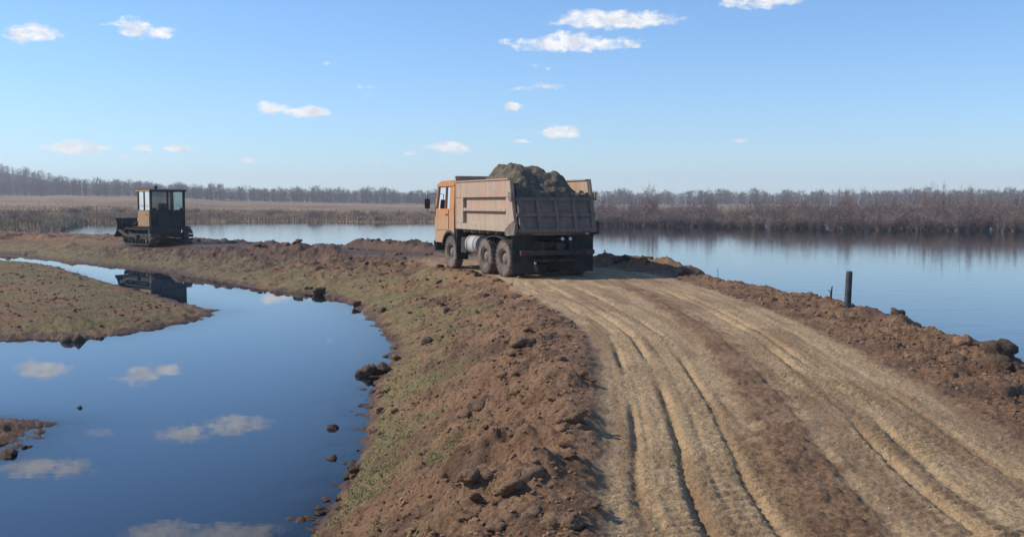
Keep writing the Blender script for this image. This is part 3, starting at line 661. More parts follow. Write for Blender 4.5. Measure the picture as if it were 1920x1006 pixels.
# tailgate, hinged at the top, raked
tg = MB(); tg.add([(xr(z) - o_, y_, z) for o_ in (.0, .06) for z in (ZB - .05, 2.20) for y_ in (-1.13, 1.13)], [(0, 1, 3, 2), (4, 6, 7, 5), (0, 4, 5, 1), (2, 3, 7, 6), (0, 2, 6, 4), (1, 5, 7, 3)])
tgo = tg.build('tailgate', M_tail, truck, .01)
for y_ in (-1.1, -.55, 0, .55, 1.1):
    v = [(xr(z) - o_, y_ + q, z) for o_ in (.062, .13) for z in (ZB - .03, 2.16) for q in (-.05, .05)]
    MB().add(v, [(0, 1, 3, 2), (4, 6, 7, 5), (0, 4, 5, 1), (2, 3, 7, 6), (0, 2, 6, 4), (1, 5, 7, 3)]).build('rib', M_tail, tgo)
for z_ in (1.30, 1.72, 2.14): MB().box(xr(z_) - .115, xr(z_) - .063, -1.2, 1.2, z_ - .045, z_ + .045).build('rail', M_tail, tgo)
for sgn in (-1, 1):
    MB().box(xr(2.2) - .10, xr(2.2) + .12, sgn * 1.265, sgn * 1.31, 2.12, 2.34).build('hinge', M_tail, tgo)
    MB().prism([(-.98, 1.18), (-.45, 1.14), (-.36, 1.32), (-.88, 1.55), (-1.06, 1.48)], sgn * 1.264, sgn * 1.325).build('latch_plate', M_tail, tgo)
# undercarriage seen from behind
m = MB(); m.box(-1.0, -.9, -1.12, 1.12, .62, .76); 
for sgn in (-1, 1): m.box(-.93, -.76, sgn * .42 - .04, sgn * .42 + .04, .70, .98)
ub = m.build('rear_bumper', M_frame, truck, .01)
for sgn in (-1, 1):
    MB().box(-1.03, -1.001, sgn * .98 - .14, sgn * .98 + .14, .64, .745).build('tail_light', M_red, truck)
    MB().lathe([(.035, 0), (.05, .02), (.05, .04)], (-1.03, sgn * .12 - .25, 1.06), 'x', 12).build('work_lamp', M_lampw, truck)
    mf = MB(); mf.box(-.70, -.675, sgn * .92 - .33, sgn * .92 + .33, .14, 1.12); mf.box(-.705, -.67, sgn * .92 - .34, sgn * .92 + .34, 1.08, 1.16); mf.build('mud_flap', M_rubber, truck)
    fd = MB(); pr = [(.66 + 1.26 * math.cos(a), .47 + .66 * math.sin(a)) for a in np.linspace(.35, math.pi - .35, 12)]; pr2 = [(.66 + 1.23 * math.cos(a), .47 + .63 * math.sin(a)) for a in np.linspace(math.pi - .35, .35, 12)]
    fd.prism(pr + pr2, sgn * .64, sgn * 1.2); fd.build('mudguard', M_frame, truck)
MB().box(-1.022, -1.002, -.30, .22, .64, .75).build('number_plate_bracket', M_dark, truck)
m = MB(); m.tube([(-.78, 0, .84), (-.98, 0, .84), (-1.10, 0, .86)], .05, 8); m.box(-1.16, -1.06, -.09, .09, .78, .93); m.build('tow_hitch', M_frame, truck)
m = MB(); m.tube([(-.72, -.62, .52), (-.88, -.62, .47), (-.88, .62, .47), (-.72, .62, .52)], .04, 8); m.build('underrun_bar', M_frame, truck)
# between the axles
m = MB(); m.lathe([(.02, -.44), (.27, -.42), (.30, -.38), (.30, .38), (.27, .42), (.02, .44)], (2.55, .88, .80), 'x', 24)
ft = m.build('fuel_tank', M_tank, truck)
for dx in (-.26, .26): MB().lathe([(.306, -.025), (.306, .025)], (2.55 + dx, .88, .80), 'x', 24, caps=False).build('strap', M_dark, ft)
MB().lathe([(.05, 0), (.055, .04), (.02, .06)], (2.65, .98, 1.09), 'z', 10).build('cap', M_dark, ft)
for y_ in (.62, .98): MB().lathe([(.02, -.30), (.11, -.27), (.11, .27), (.02, .30)], (2.35, -y_, .62), 'x', 16).build('air_tank', M_frame, truck)
MB().box(2.98, 3.42, .58, 1.12, .52, 1.0).build('battery_box', M_dark, truck, .02)
MB().box(1.98, 3.35, -1.1, -.58, .55, 1.02).build('side_box', M_dark, truck, .02)
m = MB(); m.tube([(3.62, .95, .9), (3.62, .95, 1.9), (3.62, .95, 2.5)], .10, 12); m.lathe([(.10, 0), (.17, .06), (.17, .26), (.10, .32)], (3.62, .95, 2.45), 'z', 14); m.build('air_intake', M_dark, truck)
MB().box(3.56, 3.73, .66, 1.18, .95, 1.55).build('air_filter', M_rubber, truck, .04)
m = MB(); m.tube([(3.3, .2, .55), (2.6, -.1, .5), (2.2, -.3, .5)], .07, 10); m.build('exhaust_pipe', M_frame, truck)
# cab: lower shell, pillars, roof
CX0, CX1 = 3.76, 5.46
cb = MB()
lower = [(CX0, 1.18)] + [(4.16 + .64 * math.cos(a), .55 + .62 * math.sin(a)) for a in np.linspace(math.pi - .95, .25, 11)] + [(4.80, .78), (CX1 + .02, .78), (CX1 + .05, 1.2), (CX1 + .03, 1.86), (CX0, 1.86)]
for sgn in (1, -1): cb.prism(lower, sgn * 1.14, sgn * 1.21)
cb.box(CX0, CX0 + .05, -1.14, 1.14, 1.1, 2.60); cb.box(CX1 - .02, CX1 + .045, -1.14, 1.14, .80, 1.86); cb.box(CX0 + .05, CX1 - .02, -1.14, 1.14, 1.16, 1.22)
def post(x0, x1, xt0, xt1):
    for sgn in (1, -1): cb.add([(x0, sgn * 1.21, 1.86), (x1, sgn * 1.21, 1.86), (xt1, sgn * 1.17, 2.56), (xt0, sgn * 1.17, 2.56), (x0, sgn * 1.14, 1.86), (x1, sgn * 1.14, 1.86), (xt1, sgn * 1.10, 2.56), (xt0, sgn * 1.10, 2.56)],
        [(0, 1, 2, 3), (7, 6, 5, 4), (0, 4, 5, 1), (1, 5, 6, 2), (2, 6, 7, 3), (3, 7, 4, 0)])
post(CX0, CX0 + .42, CX0, CX0 + .42); post(CX1 - .10, CX1 + .03, CX1 - .24, CX1 - .12); post(CX0 + .80, CX0 + .84, CX0 + .78, CX0 + .82)
cab = cb.build('cab', M_orange, truck, .012)
rf = MB(); rf.prism([(CX0 - .02, 2.54), (CX1 - .06, 2.54), (CX1 - .14, 2.66), (CX1 - .5, 2.75), (CX0 + .2, 2.75), (CX0 - .02, 2.66)], -1.185, 1.185); rf.build('roof', M_orange, cab, .03)
for sgn in (1, -1):
    dr_ = MB(); dr_.prism([(CX0 + .46, 1.22), (CX1 - .12, 1.16), (CX1 - .12, 1.84), (CX0 + .46, 1.84)], sgn * 1.212, sgn * 1.228); do = dr_.build('door', M_orange, cab, .004)
    MB().box(CX0 + .52, CX0 + .66, sgn * 1.229, sgn * 1.25, 1.66, 1.70).build('handle', M_dark, do)
    gl_ = MB(); gl_.add([(CX0 + .425, sgn * 1.165, 1.865), (CX1 - .11, sgn * 1.165, 1.865), (CX1 - .24, sgn * 1.13, 2.535), (CX0 + .425, sgn * 1.13, 2.535)], [(0, 1, 2, 3)]); gl_.build('side_window', M_glass, cab, smooth=0)
    mi = MB(); mi.tube([(CX1 - .1, sgn * 1.2, 2.35), (CX1 + .12, sgn * 1.42, 2.35), (CX1 + .12, sgn * 1.42, 1.75), (CX1 - .02, sgn * 1.2, 1.72)], .014, 6); ma = mi.build('mirror_arm', M_dark, cab)
    MB().box(CX1 + .10, CX1 + .16, sgn * 1.43 - .09, sgn * 1.43 + .09, 1.86, 2.18).build('mirror', M_dark, ma, .02)
    MB().box(4.75, 5.2, sgn * .95, sgn * 1.2, .45, .50).build('step', M_dark, cab)
    fnd = MB(); fnd.prism([(4.16 + .66 * math.cos(a), .55 + .64 * math.sin(a)) for a in np.linspace(math.pi + .05, .3, 14)] + [(4.16 + .60 * math.cos(a), .55 + .58 * math.sin(a)) for a in np.linspace(.3, math.pi + .05, 14)], sgn * .86, sgn * 1.235); fnd.build('fender', M_dark, cab)
    MB().box(3.49, 3.515, sgn * 1.03 - .19, sgn * 1.03 + .19, .30, 1.02).build('mud_flap', M_rubber, truck)
    MB().lathe([(.02, 0), (.10, .01), (.11, .05), (.11, .0)], (CX1 + .12, sgn * .92, .72), 'x', 16).build('headlight', M_lampw, truck)
ws = MB(); ws.add([(CX1 + .03, -1.14, 1.87), (CX1 + .03, 1.14, 1.87), (CX1 - .14, 1.10, 2.54), (CX1 - .14, -1.10, 2.54)], [(0, 1, 2, 3)]); ws.build('windscreen', M_glass, cab, smooth=0)
fbm_ = MB(); fbm_.box(CX1 - .05, CX1 + .16, -1.22, 1.22, .50, .86); fbm_.build('front_bumper', M_dark, truck, .04)
gr_ = MB()
for k in range(5): gr_.box(CX1 + .046, CX1 + .075, -.9, .9, 1.0 + .11 * k, 1.06 + .11 * k)
gr_.build('grille', M_dark, cab)
st = MB(); st.box(4.1, 4.6, .3, .85, 1.22, 1.5); st.box(4.05, 4.17, .3, .85, 1.5, 2.1); st.box(4.1, 4.6, -.85, -.3, 1.22, 1.5); st.box(4.05, 4.17, -.85, -.3, 1.5, 2.1); st.build('seat', M_dark, cab, .03)
m = MB(); m.lathe([(.21, -.012), (.235, 0), (.21, .012), (.20, 0), (.21, -.012)], (4.95, .58, 1.75), 'x', 20, caps=False); m.tube([(4.95, .58, 1.75), (5.25, .58, 1.4)], .025, 6); m.build('steering_wheel', M_dark, cab)
# the load: a heap of earth lying in the body, its own thing
hx, hy = np.meshgrid(np.linspace(-.72, 3.40, 96), np.linspace(-1.13, 1.13, 62)); hx, hy = hx.ravel(), hy.ravel()
hz_ = 2.30 + .34 * ss(-.75, .1, hx) * ss(3.6, 2.6, hx) * ss(1.25, .5, np.abs(hy)) + .46 * np.exp(-((hx - 1.0) / 1.15) ** 2 - ((hy - .25) / .80) ** 4) + .16 * np.exp(-((hx - .1) / .3) ** 2 - ((hy + .55) / .22) ** 2) - .10 * np.exp(-((hx - .2) / 1.0) ** 2 - ((hy + 1.1) / .3) ** 2)
hz_ = hz_ + .20 * ss(.2, 1.0, hy) * ss(3.2, 1.0, hx) * ss(-.7, -.4, hx)
hz_ = hz_ + .05 * fbm(hx * 2, hy * 2, 4, 95, .6) + .06 * (lumps(hx / .26, hy / .26, 41) - .3) + .06 * (lumps(hx / .12, hy / .12, 42) - .3)
hz_ = np.where((hx < -.69) | (hx > 3.39) | (np.abs(hy) > 1.12), 1.9, hz_)
hi = (np.arange(61)[:, None] * 96 + np.arange(95)[None]).ravel()
ld = mesh_np('earth_load', np.stack([hx, hy, hz_], 1), np.stack([hi, hi + 1, hi + 97, hi + 96], 1), M_load)
ld.location = (TX, TY, TZ); ld.rotation_euler = (0, 0, R(90 + TYAW)); tag(ld, 'heap of grey-brown earth piled in the dump truck body', 'earth load')

# ------------------------------------------------------------------ bulldozer (x forward, y left, origin on the ground below its middle)
M_dyel = dusty('faded_yellow_paint', (.46, .26, .11), (.34, .24, .15), .7, (.4, .7))
M_dgrn = dusty('dark_green_grime', (.035, .042, .040), (.085, .070, .055), .85, (.45, .75))
M_steel = dusty('worn_track_steel', (.06, .055, .052), (.15, .115, .085), .75, (.4, .7))
dz0 = at(296, 456, .74)
dozer = empty('bulldozer', (dz0[0], dz0[1], .72), R(90 + 44))
tag(dozer, 'crawler bulldozer with glazed cab and raised front blade on the far causeway', 'bulldozer')
for sgn in (1, -1):
    yc = sgn * .96; cx0, cx1, rz_, zc = -1.35, 1.35, .40, .44
    loop = []
    for a in np.linspace(-math.pi / 2, math.pi / 2, 9): loop.append((cx1 + rz_ * math.cos(a), zc + rz_ * math.sin(a)))
    for x_ in np.linspace(cx1, cx0, 12)[1:-1]: loop.append((x_, zc + rz_ - .03 * math.sin((x_ - cx0) / (cx1 - cx0) * math.pi)))
    for a in np.linspace(math.pi / 2, 1.5 * math.pi, 9): loop.append((cx0 + rz_ * math.cos(a), zc + rz_ * math.sin(a)))
    for x_ in np.linspace(cx0, cx1, 12)[1:-1]: loop.append((x_, zc - rz_))
    LP = np.array(loop); tr_ = MB(); per = np.r_[0, np.cumsum(np.hypot(*np.diff(np.vstack([LP, LP[:1]]), axis=0).T))]
    for k in range(40):
        s_ = per[-1] * k / 40; px_ = np.interp(s_, per, np.r_[LP[:, 0], LP[0, 0]]); pz_ = np.interp(s_, per, np.r_[LP[:, 1], LP[0, 1]])
        s2 = per[-1] * ((k + .1) % 40) / 40; qx = np.interp(s2, per, np.r_[LP[:, 0], LP[0, 0]]); qz = np.interp(s2, per, np.r_[LP[:, 1], LP[0, 1]])
        M_ = Matrix.Translation((px_, yc, pz_)) @ Matrix.Rotation(-math.atan2(qz - pz_, qx - px_), 4, 'Y')
        tr_.box(-.082, .082, -.27, .27, -.04, .0, M_); tr_.box(-.078, -.05, -.27, .27, -.085, -.0405, M_)
    tk = tr_.build('track', M_steel, dozer)
    MB().lathe([(.05, -.1), (.30, -.08), (.34, -.03), (.34, .03), (.30, .08), (.05, .1)], (cx0, yc, zc), 'y', 20).build('sprocket', M_steel, tk)
    MB().lathe([(.05, -.1), (.28, -.08), (.34, -.03), (.34, .03), (.28, .08), (.05, .1)], (cx1, yc, zc), 'y', 20).build('idler', M_steel, tk)
    for x_ in np.linspace(-.9, .9, 5): MB().lathe([(.04, -.14), (.12, -.12), (.12, .12), (.04, .14)], (x_, yc, .18), 'y', 14).build('roller', M_steel, tk)
    MB().box(-1.1, 1.1, yc - .10, yc + .10, .34, .60).build('track_frame', M_dgrn, tk, .02)
    MB().box(-1.55, .3, yc - .30, yc + .30, .93, .98).build('fender', M_dgrn, dozer, .01)
    # push arm
    m = MB(); m.tube([(-.3, sgn * 1.32, .42), (1.0, sgn * 1.34, .45), (2.05, sgn * 1.30, .75)], .09, 8); m.box(-.42, -.18, sgn * 1.2, sgn * 1.40, .32, .52); m.build('push_arm', M_dgrn, dozer)
    m = MB(); m.tube([(1.35, sgn * .42, 1.28), (1.75, sgn * .55, 1.05), (2.08, sgn * .60, .90)], [.06, .06, .035], 8); m.build('lift_ram', M_dgrn, dozer)
m = MB(); m.prism([(-1.45, .45), (1.5, .45), (1.5, .80), (.25, .9), (.25, .98), (-1.5, .98)], -.62, .62); m.build('hull', M_dgrn, dozer, .02)
m = MB(); m.prism([(.30, .90), (1.62, .86), (1.66, 1.42), (1.50, 1.52), (.30, 1.60)], -.44, .44); hd = m.build('bonnet', M_dyel, dozer, .03)
for k in range(5): MB().box(.5 + .18 * k, .62 + .18 * k, .441, .455, 1.0, 1.36).build('louvre', M_dark, hd)
MB().box(1.662, 1.68, -.38, .38, .92, 1.38).build('grille', M_dark, hd)
m = MB(); m.tube([(.95, .15, 1.5), (.95, .15, 2.15)], .055, 10); m.tube([(.95, .15, 2.10), (.95, .15, 2.32)], .035, 10); m.build('exhaust_stack', M_steel, dozer)
MB().lathe([(.06, 0), (.06, .25), (.11, .28), (.11, .40), (.05, .44)], (.7, -.16, 1.55), 'z', 12).build('air_cleaner', M_dgrn, dozer)
# curved blade, lifted clear of the ground
m = MB(); arc = [(2.35 - .34 * math.sin(t_ * math.pi) + .12 * (1 - t_), .44 + .98 * t_) for t_ in np.linspace(0, 1, 9)]; m.prism(arc + [(x_ - .06, z_) for x_, z_ in arc[::-1]], -1.42, 1.42)
bl = m.build('blade', M_dgrn, dozer)
for y_ in (-1.1, -.4, .4, 1.1): MB().prism([(2.02, .63), (2.22, .58), (2.02, 1.30), (1.95, 1.18)], y_ - .04, y_ + .04).build('stiffener', M_dgrn, bl)
MB().box(2.40, 2.46, -1.44, 1.44, .36, .52).build('cutting_edge', M_steel, bl)
# cab
x0, x1, yw, z0, zs, z1_ = -1.34, .26, 1.0, .985, 1.88, 3.0
cb = MB()
cb.box(x0, x1, yw - .05, yw, z0, zs); cb.box(x0, x1, -yw, -yw + .05, z0, zs); cb.box(x0, x0 + .05, -yw + .05, yw - .05, z0, zs); cb.box(x1 - .05, x1, -yw + .05, yw - .05, z0, zs)
cabd = cb.build('cab', M_dgrn, dozer, .01)
for (px_, py_) in ((x0, yw), (x0, -yw), (x1, yw), (x1, -yw)):
    sx_, sy_ = (1 if px_ == x0 else -1), (-1 if py_ > 0 else 1); MB().box(min(px_, px_ + sx_ * .11), max(px_, px_ + sx_ * .11), min(py_, py_ + sy_ * .11), max(py_, py_ + sy_ * .11), zs + .002, z1_ - .12).build('pillar', M_dgrn, cabd)
MB().box(x0 + .001, x0 + .06, -.04, .04, zs + .002, z1_ - .12).build('pillar', M_dgrn, cabd)
MB().box(-.58, -.50, yw - .06, yw - .001, zs + .002, z1_ - .12).build('pillar', M_dgrn, cabd)
m = MB(); m.prism([(x0 - .08, z1_ - .118), (x1 + .12, z1_ - .118), (x1 + .12, z1_ - .03), (x1 - .1, z1_ + .03), (x0 + .1, z1_ + .03), (x0 - .08, z1_ - .03)], -yw - .05, yw + .05); m.build('roof', M_dgrn, cabd, .015)
MB().box(x0 - .07, x1 + .11, yw + .052, yw + .065, z1_ - .10, z1_ - .02).build('roof_edge', M_dyel, cabd)
dp = MB().box(-1.20, .18, yw + .002, yw + .02, 1.0, zs - .03).build('door', M_dyel, cabd, .004); MB().box(-.95, -.80, yw + .021, yw + .04, 1.62, 1.66).build('handle', M_dark, dp)
def pane(pts): MB().add(pts, [(0, 1, 2, 3)]).build('window', M_glass, cabd, smooth=0)
for (ya, yb) in ((-yw + .08, -.04), (.04, yw - .08)): pane([(x0 + .03, ya, zs), (x0 + .03, yb, zs), (x0 + .03, yb, z1_ - .12), (x0 + .03, ya, z1_ - .12)])
for (xa, xb) in ((x0 + .08, -.58), (-.50, x1 - .08)): pane([(xa, yw - .03, zs), (xb, yw - .03, zs), (xb, yw - .03, z1_ - .12), (xa, yw - .03, z1_ - .12)])
pane([(x0 + .08, -yw + .03, zs), (x1 - .08, -yw + .03, zs), (x1 - .08, -yw + .03, z1_ - .12), (x0 + .08, -yw + .03, z1_ - .12)])
pane([(x1 - .03, -yw + .08, zs), (x1 - .03, yw - .08, zs), (x1 - .03, yw - .08, z1_ - .12), (x1 - .03, -yw + .08, z1_ - .12)])
m = MB(); m.box(-.75, -.25, -.28, .28, 1.2, 1.5); m.box(-.85, -.72, -.28, .28, 1.5, 2.25); m.build('seat', M_dark, cabd, .04)
MB().box(-1.66, -1.36, -.66, .66, .96, 1.55).build('fuel_tank', M_dgrn, dozer, .04)
m = MB(); m.box(-1.62, -1.36, -.62, .62, .42, .955); m.tube([(-1.6, 0, .62), (-1.85, 0, .6)], .06, 8); m.build('rear_hitch', M_dgrn, dozer, .02)
m = MB(); m.lathe([(.02, 0), (.09, .01), (.10, .07), (.06, .1)], (x0 - .12, .7, z1_ + .10), 'x', 12); m.build('work_lamp', M_dark, cabd)
m = MB(); m.box(-1.75, -1.5, .70, 1.24, .62, .92); m.build('tool_box', M_dgrn, dozer, .02)
# ------------------------------------------------------------------ clods, stones, post, sticks
def clod_mesh(seed, sub):
    bm = bmesh.new(); bmesh.ops.create_icosphere(bm, subdivisions=sub, radius=.5); r = random.Random(seed); off = Vector((r.uniform(0, 50), r.uniform(0, 50), r.uniform(0, 50)))
    from mathutils import noise as mn
    sub_c = [(Vector((r.gauss(0, .22), r.gauss(0, .22), r.gauss(0, .12))), r.uniform(.22, .40)) for _ in range(6)]
    for v in bm.verts:                                    # a cluster of crumbly lumps grown together
        d_ = v.co.normalized(); e = .2
        for c_, rr_ in sub_c:
            b_ = d_.dot(c_); q_ = b_ * b_ - c_.length_squared + rr_ * rr_
            if q_ > 0: e = max(e, b_ + math.sqrt(q_))
        v.co = d_ * e * (1 + .22 * mn.noise(d_ * 2.5 + off) + .20 * mn.noise(d_ * 6 + off) + .10 * mn.noise(d_ * 13 + off))
    me = bpy.data.meshes.new('clod'); bm.to_mesh(me); bm.free(); me.shade_smooth(); return me
CM = {(k, i): clod_mesh(100 + k, 4 if k < 3 else 3) for k in range(8) for i in range(3)}
for (k, i), me in CM.items(): me.materials.append((M_clod, M_clodwet, M_clodred)[i])
rk = random.Random(21)
def clod(p, size, mi, label, group=None, cat='clod', name='earth_clod', flat=.72, sink=.28):
    o = bpy.data.objects.new(name, CM[(rk.randrange(8), mi)]); col.objects.link(o)
    sz = size * flat * rk.uniform(.9, 1.1); o.scale = (size * rk.uniform(.9, 1.15), size * rk.uniform(.85, 1.1), sz); o.rotation_euler = (rk.uniform(-.3, .3), rk.uniform(-.3, .3), rk.uniform(0, 6.28))
    o.location = (p[0], p[1], p[2] + sz * (.42 - sink)); return tag(o, label, cat, group)
# the ones the photograph singles out: pixel of the foot, width in pixels, tone, label
SPECIAL = [
 (690, 701, 40, 1, 'largest dark square clod standing in the pond at its right shore'),
 (627, 803, 20, 1, 'small dark clod alone in the pond, upper of two off the shore'),
 (622, 860, 20, 1, 'small dark clod alone in the pond, lower of two off the shore'),
 (655, 876, 13, 1, 'small wet stone in the shallows, left of a close pair'),
 (668, 878, 13, 1, 'small wet stone in the shallows, right of a close pair'),
 (662, 896, 14, 2, 'small reddish wet clod just below the pair of shallows stones'),
 (612, 938, 12, 1, 'left one of two small stones at the lower pond shore'),
 (632, 940, 12, 1, 'right one of two small stones at the lower pond shore'),
 (713, 740, 26, 1, 'dark wet clod on the shoreline just below the large square clod'),
 (700, 735, 14, 1, 'small wet clod in the water directly beneath the square clod'),
 (725, 696, 24, 1, 'wet clod between the square clod and the bank'),
 (748, 672, 26, 1, 'dark clod on the shoreline above right of the square clod'),
 (718, 770, 30, 1, 'flat dark clod at the waterline halfway down the right shore'),
 (745, 772, 24, 1, 'dark clod on the bank beside the flat waterline clod'),
 (985, 640, 58, 1, 'dark lump of turf high on the left bank near the road bend'),
 (955, 702, 44, 1, 'dark lump of turf below the upper one on left bank'),
 (1063, 782, 62, 1, 'dark turf clod close to the left edge of the sand road'),
 (1052, 806, 44, 2, 'reddish clod just in front of the dark turf clod by the road'),
 (972, 905, 92, 1, 'biggest heaped clod on the bank in the lower foreground'),
 (893, 892, 62, 1, 'heaped clod left of the biggest foreground clod'),
 (880, 770, 54, 0, 'brown turf clod in the middle of the left bank'),
 (1062, 985, 80, 1, 'dark clod by the road edge at the bottom of the picture'),
 (940, 985, 60, 0, 'brown clod at the bottom edge of the bank left of the dark one'),
 (600, 551, 24, 1, 'dark clod at the far pond edge below the pale grass patch'),
 (578, 541, 16, 1, 'small dark clod left of the one at the far pond edge'),
 (712, 586, 26, 1, 'dark clod in the grass above the pond inlet'),
 (672, 573, 18, 1, 'small dark clod by the shoreline left of the pond inlet'),
 (140, 638, 34, 1, 'dark wet clod at the near edge of the grassy spit'),
 (186, 634, 14, 1, 'small dark stone at spit edge right of the wet clod'),
 (150, 764, 10, 1, 'tiny dark stone alone in the open pond'),
 (24, 851, 20, 1, 'dark stone at the lower edge of the small mud spit'),
 (50, 838, 12, 1, 'small stone off the tip of the mud spit'),
 (1870, 676, 58, 1, 'largest dark grey boulder on the right bank crest'),
 (1816, 646, 32, 2, 'reddish clod just left of the largest right bank boulder'),
 (1688, 588, 26, 1, 'dark clod on the right crest between post and boulder'),
 (1895, 690, 26, 1, 'small dark clod at the foot of the large right boulder'),
 (373, 453, 18, 1, 'dark clod on the skyline just right of the bulldozer'),
 (1282, 514, 18, 1, 'dark clod on the far right crest behind the truck'),
]
for (px, py, w, mi, lab) in SPECIAL:
    p = ground_px(px, py); d = p[1]; big = w * d / F
    if p[2] <= .001: p = at(px, py, 0); p[2] = -.12 * big
    inw = p[2] < .1; mi = 0 if (mi == 1 and not inw and px < 1200 and d < 20) else mi; clod(p, big * (1.0 if inw or px > 1200 else .8), mi, lab, flat=.85 if inw or px > 1200 else .7, sink=.30 if inw or px > 1200 else .46, name='boulder' if 'boulder' in lab else ('stone' if ' stone' in lab else 'earth_clod'), cat='boulder' if 'boulder' in lab else ('stone' if ' stone' in lab else 'clod'))
def scatter(n, region, test, smin, smax, tone, label, group):
    k = 0; tries = 0
    while k < n and tries < 40:
        tries += 1; m_ = max(64, n * 3); q = np.array([region(rk) for _ in range(m_)]); h_, s_, g_, w_ = land(q[:, 0], q[:, 1]); ok = test(q[:, 0], q[:, 1], h_, s_, g_, w_)
        for i in np.nonzero(ok)[0]:
            if k >= n: break
            sz = smin + (smax - smin) * rk.random() ** 2.2; tn = tone(rk); clod((q[i, 0], q[i, 1], h_[i]), sz, tn, label(q[i, 0], q[i, 1], ('large' if sz > smin + .5 * (smax - smin) else 'small') + ' ' + ('brown', 'dark', 'reddish')[tn]), group, flat=.62, sink=.46); k += 1
def along(P, w):
    P = smoothline(P, 4)
    def f(r): i = r.randrange(len(P) - 1); t = r.random(); p = P[i] + (P[i + 1] - P[i]) * t; return (p[0] + r.gauss(0, w), p[1] + r.gauss(0, w))
    return f
scatter(100, lambda r: (r.uniform(-1.6, 1.0), 5.4 + 14 * r.random() ** 1.4), lambda x, y, h, s, g, w: (h > .2) & (s < .1) & (x > -.5 - 0 * y), .05, .16, lambda r: (0, 0, 0, 2)[r.randrange(4)], lambda x, y, t: t + ' clod on the near left bank, ' + ('foreground' if y < 8 else 'middle of slope' if y < 12 else 'beside the road bend') + (', close to the road' if x > .25 else ', towards the grass'), 'clods on the near left bank')
scatter(70, lambda r: (r.uniform(-7, .5), r.uniform(19, 42)), lambda x, y, h, s, g, w: (h > .25) & (s < .1) & (g < .5), .12, .34, lambda r: (0, 1, 1)[r.randrange(3)], lambda x, y, t: t + ' clod on the bank between pond and truck, ' + ('near the pond inlet' if y < 26 else 'below the truck wheels' if y < 33 else 'left of the truck cab'), 'clods on the bank towards the truck')
scatter(56, along([(7.0, 8), (6.6, 11), (7.0, 14), (7.2, 17), (7.0, 20), (6.5, 25), (5.8, 29)], .28), lambda x, y, h, s, g, w: (h > .45) & (s < .1), .08, .22, lambda r: (0, 1, 0)[r.randrange(3)], lambda x, y, t: t + ' clod on the crest of the right bank, ' + ('beside the large boulder' if y < 14 else 'between boulder and post' if y < 19 else 'beyond the post'), 'clods along the right crest')
scatter(48, along([(-16, 50), (-12.5, 47), (-9.6, 45.4), (-7.5, 46.5), (-5.6, 46.2), (-2.4, 42.4)], .5), lambda x, y, h, s, g, w: h > .7, .14, .36, lambda r: (0, 1, 1)[r.randrange(3)], lambda x, y, t: t + ' clod on the spoil ridge ' + ('next to the bulldozer' if x < -12 else 'midway between bulldozer and truck' if x < -7 else 'nearest the truck cab'), 'clods on the far spoil ridge')
scatter(46, along([tuple(p) for p in SL[(SL[:, 1] > 8.6) & (SL[:, 1] < 24)]], .16), lambda x, y, h, s, g, w: (h > -.06) & (h < .16), .05, .17, lambda r: 1, lambda x, y, t: t + ' wet clod at the pond shoreline, ' + ('bottom of the picture' if y < 11 else 'below the square clod' if y < 14.5 else 'above the square clod'), 'clods at the pond waterline')
scatter(14, along([(2.8, 32.5), (3.6, 32), (4.8, 31)], .3), lambda x, y, h, s, g, w: h > .7, .12, .32, lambda r: 1, lambda x, y, t: t + ' clod on the shaded mound right of the truck', 'clods on the mound beside the truck')
# crumbs too small and too many to count
def crumbs(name, label, n, weight, smin, smax, mat, seed, drange=(5.0, 52)):
    r = np.random.default_rng(seed); m_ = n * 3; d = np.exp(r.uniform(math.log(drange[0]), math.log(drange[1]), m_)); u = r.uniform(-.56, .56, m_); x, y = u * d, d
    h_, s_, g_, w_ = land(x, y); k = np.nonzero(r.random(m_) < weight(x, y, h_, s_, g_, w_))[0][:n]; x, y, h_, d = x[k], y[k], h_[k], d[k]; n = len(k)
    bm = bmesh.new(); bmesh.ops.create_icosphere(bm, subdivisions=1, radius=.5); bv = np.array([v.co for v in bm.verts]); bf = np.array([[v.index for v in f.verts] for f in bm.faces]); bm.free()
    sz = (smin + (smax - smin) * r.random(n) ** 3) * np.clip(d / 12, .7, 2.2)
    V = bv[None] * (1 + r.uniform(-.28, .28, (n, len(bv), 1))) * (sz[:, None] * np.stack([r.uniform(.8, 1.3, n), r.uniform(.8, 1.3, n), r.uniform(.5, .9, n)], 1))[:, None, :]
    a = r.uniform(0, 6.28, n); c_, s2 = np.cos(a)[:, None], np.sin(a)[:, None]; Vx = V[..., 0] * c_ - V[..., 1] * s2 + x[:, None]; Vy = V[..., 0] * s2 + V[..., 1] * c_ + y[:, None]; Vz = V[..., 2] + (h_ + sz * .12)[:, None]
    o = mesh_np(name, np.stack([Vx, Vy, Vz], 2).reshape(-1, 3), (bf[None] + (np.arange(n) * len(bv))[:, None, None]).reshape(-1, 3), mat, smooth=False); return tag(o, label, 'crumbs', kind='stuff')
M_crumb = simple('crumbled_earth', (.14, .079, .044), (.31, .182, .104), 2.2, .97, coords='Object')
M_crumbs = simple('crumbled_sand', (.36, .25, .14), (.58, .43, .26), 3, .97, coords='Object')
crumbs('soil_crumbs', 'small loose crumbs of brown soil on the banks', 9000, lambda x, y, h, s, g, w: (h > .1) * (1 - np.clip(s * 1.5, 0, 1)) * (1 - .85 * g) * (pdist(x, y, road_c, cut=2)[0] > 1.7), .014, .06, M_crumb, 31)
crumbs('sand_crumbs', 'small loose crumbs of sand on the rutted road', 3000, lambda x, y, h, s, g, w: np.clip(s * 1.2 - .2, 0, 1) * .8, .008, .026, M_crumbs, 32, (5, 34))
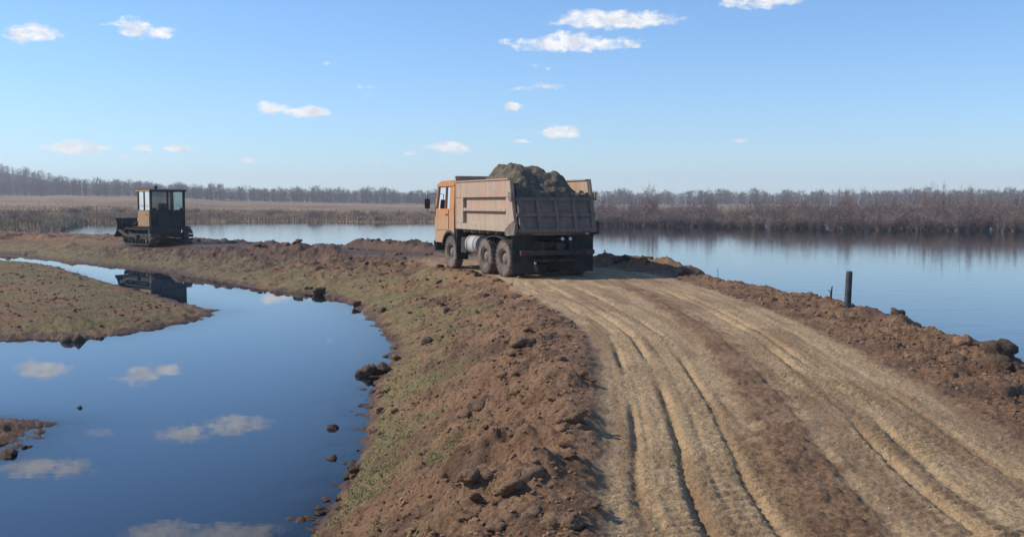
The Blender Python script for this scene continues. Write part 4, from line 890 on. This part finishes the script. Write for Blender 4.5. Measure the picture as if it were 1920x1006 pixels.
# short dry grass on the banks and the spit
def grass_pos(r, n):
    m_ = n * 4; d = np.exp(r.uniform(math.log(5.5), math.log(60), m_)); u = r.uniform(-.56, .30, m_); x, y = u * d, d; h_, s_, g_, w_ = land(x, y)
    k = np.nonzero((r.random(m_) < g_ ** 1.3) & (h_ > .04))[0][:n]; return x[k], y[k], h_[k]
def grass_material():
    m, n, l, b = material('short_grass'); g = n.new('ShaderNodeNewGeometry'); c, _ = ramp_noise(m, 1.6, 6, (.155, .135, .05), (.31, .255, .115), .35, .65, g.outputs['Position']); l.new(c, b.inputs['Base Color']); b.inputs['Roughness'].default_value = .9; b.inputs['Specular IOR Level'].default_value = .15; return m
blades('short_grass', 'short olive and straw coloured grass on the pond banks and spit', 60000, grass_pos, .012, .045, .006, grass_material(), 6, lean=.8)
# weathered post and sticks on the right bank
M_post = simple('weathered_post', (.05, .048, .05), (.11, .10, .10), 6, .9, 0, .01)
p = ground_px(1589, 574); hp = 66 * p[1] / F; m = MB(); m.lathe([(.062, -.25), (.064, 0), (.060, hp * .5), (.058, hp * .97), (.040, hp)], (0, 0, 0), 'z', 12)
po = m.build('wooden_post', M_post); po.location = p; po.rotation_euler = (R(1), R(1.5), .4); tag(po, 'dark round wooden post standing on the right bank by the river', 'post')
for (px, py, hh_, lean, lab) in ((1557, 562, 24, .15, 'short broken stick beside the wooden post'), (1346, 519, 17, -.05, 'thin twig upright on the far right crest')):
    p = ground_px(px, py); hp = hh_ * p[1] / F; m = MB(); m.tube([(0, 0, -.08), (.01, 0, hp * .5), (lean * hp, .02, hp)], [.025, .022, .010] if hh_ > 20 else [.012, .010, .006], 7); m.tube([(.01, 0, hp * .5), (-.05, .01, hp * .72)], [.012, .005], 6)
    q_ = m.build('stick' if hh_ > 20 else 'twig', M_post); q_.location = p; tag(q_, lab, 'stick' if hh_ > 20 else 'twig')
# ------------------------------------------------------------------ haze: the air over the river
mb = MB(); mb.box(-2700, 2700, -2700, 2700, -2.6, 75)
M_haze = bpy.data.materials.new('haze_air'); M_haze.use_nodes = True; hn = M_haze.node_tree; hn.nodes.clear()
pv = hn.nodes.new('ShaderNodeVolumePrincipled'); pv.inputs['Color'].default_value = (.93, .965, 1, 1); pv.inputs['Density'].default_value = .00040; pv.inputs['Anisotropy'].default_value = .1
ho = hn.nodes.new('ShaderNodeOutputMaterial'); hn.links.new(pv.outputs[0], ho.inputs['Volume'])
hz = mb.build('haze', M_haze, smooth=0); tag(hz, 'thin pale blue haze in the air over the river', 'haze', kind='stuff')
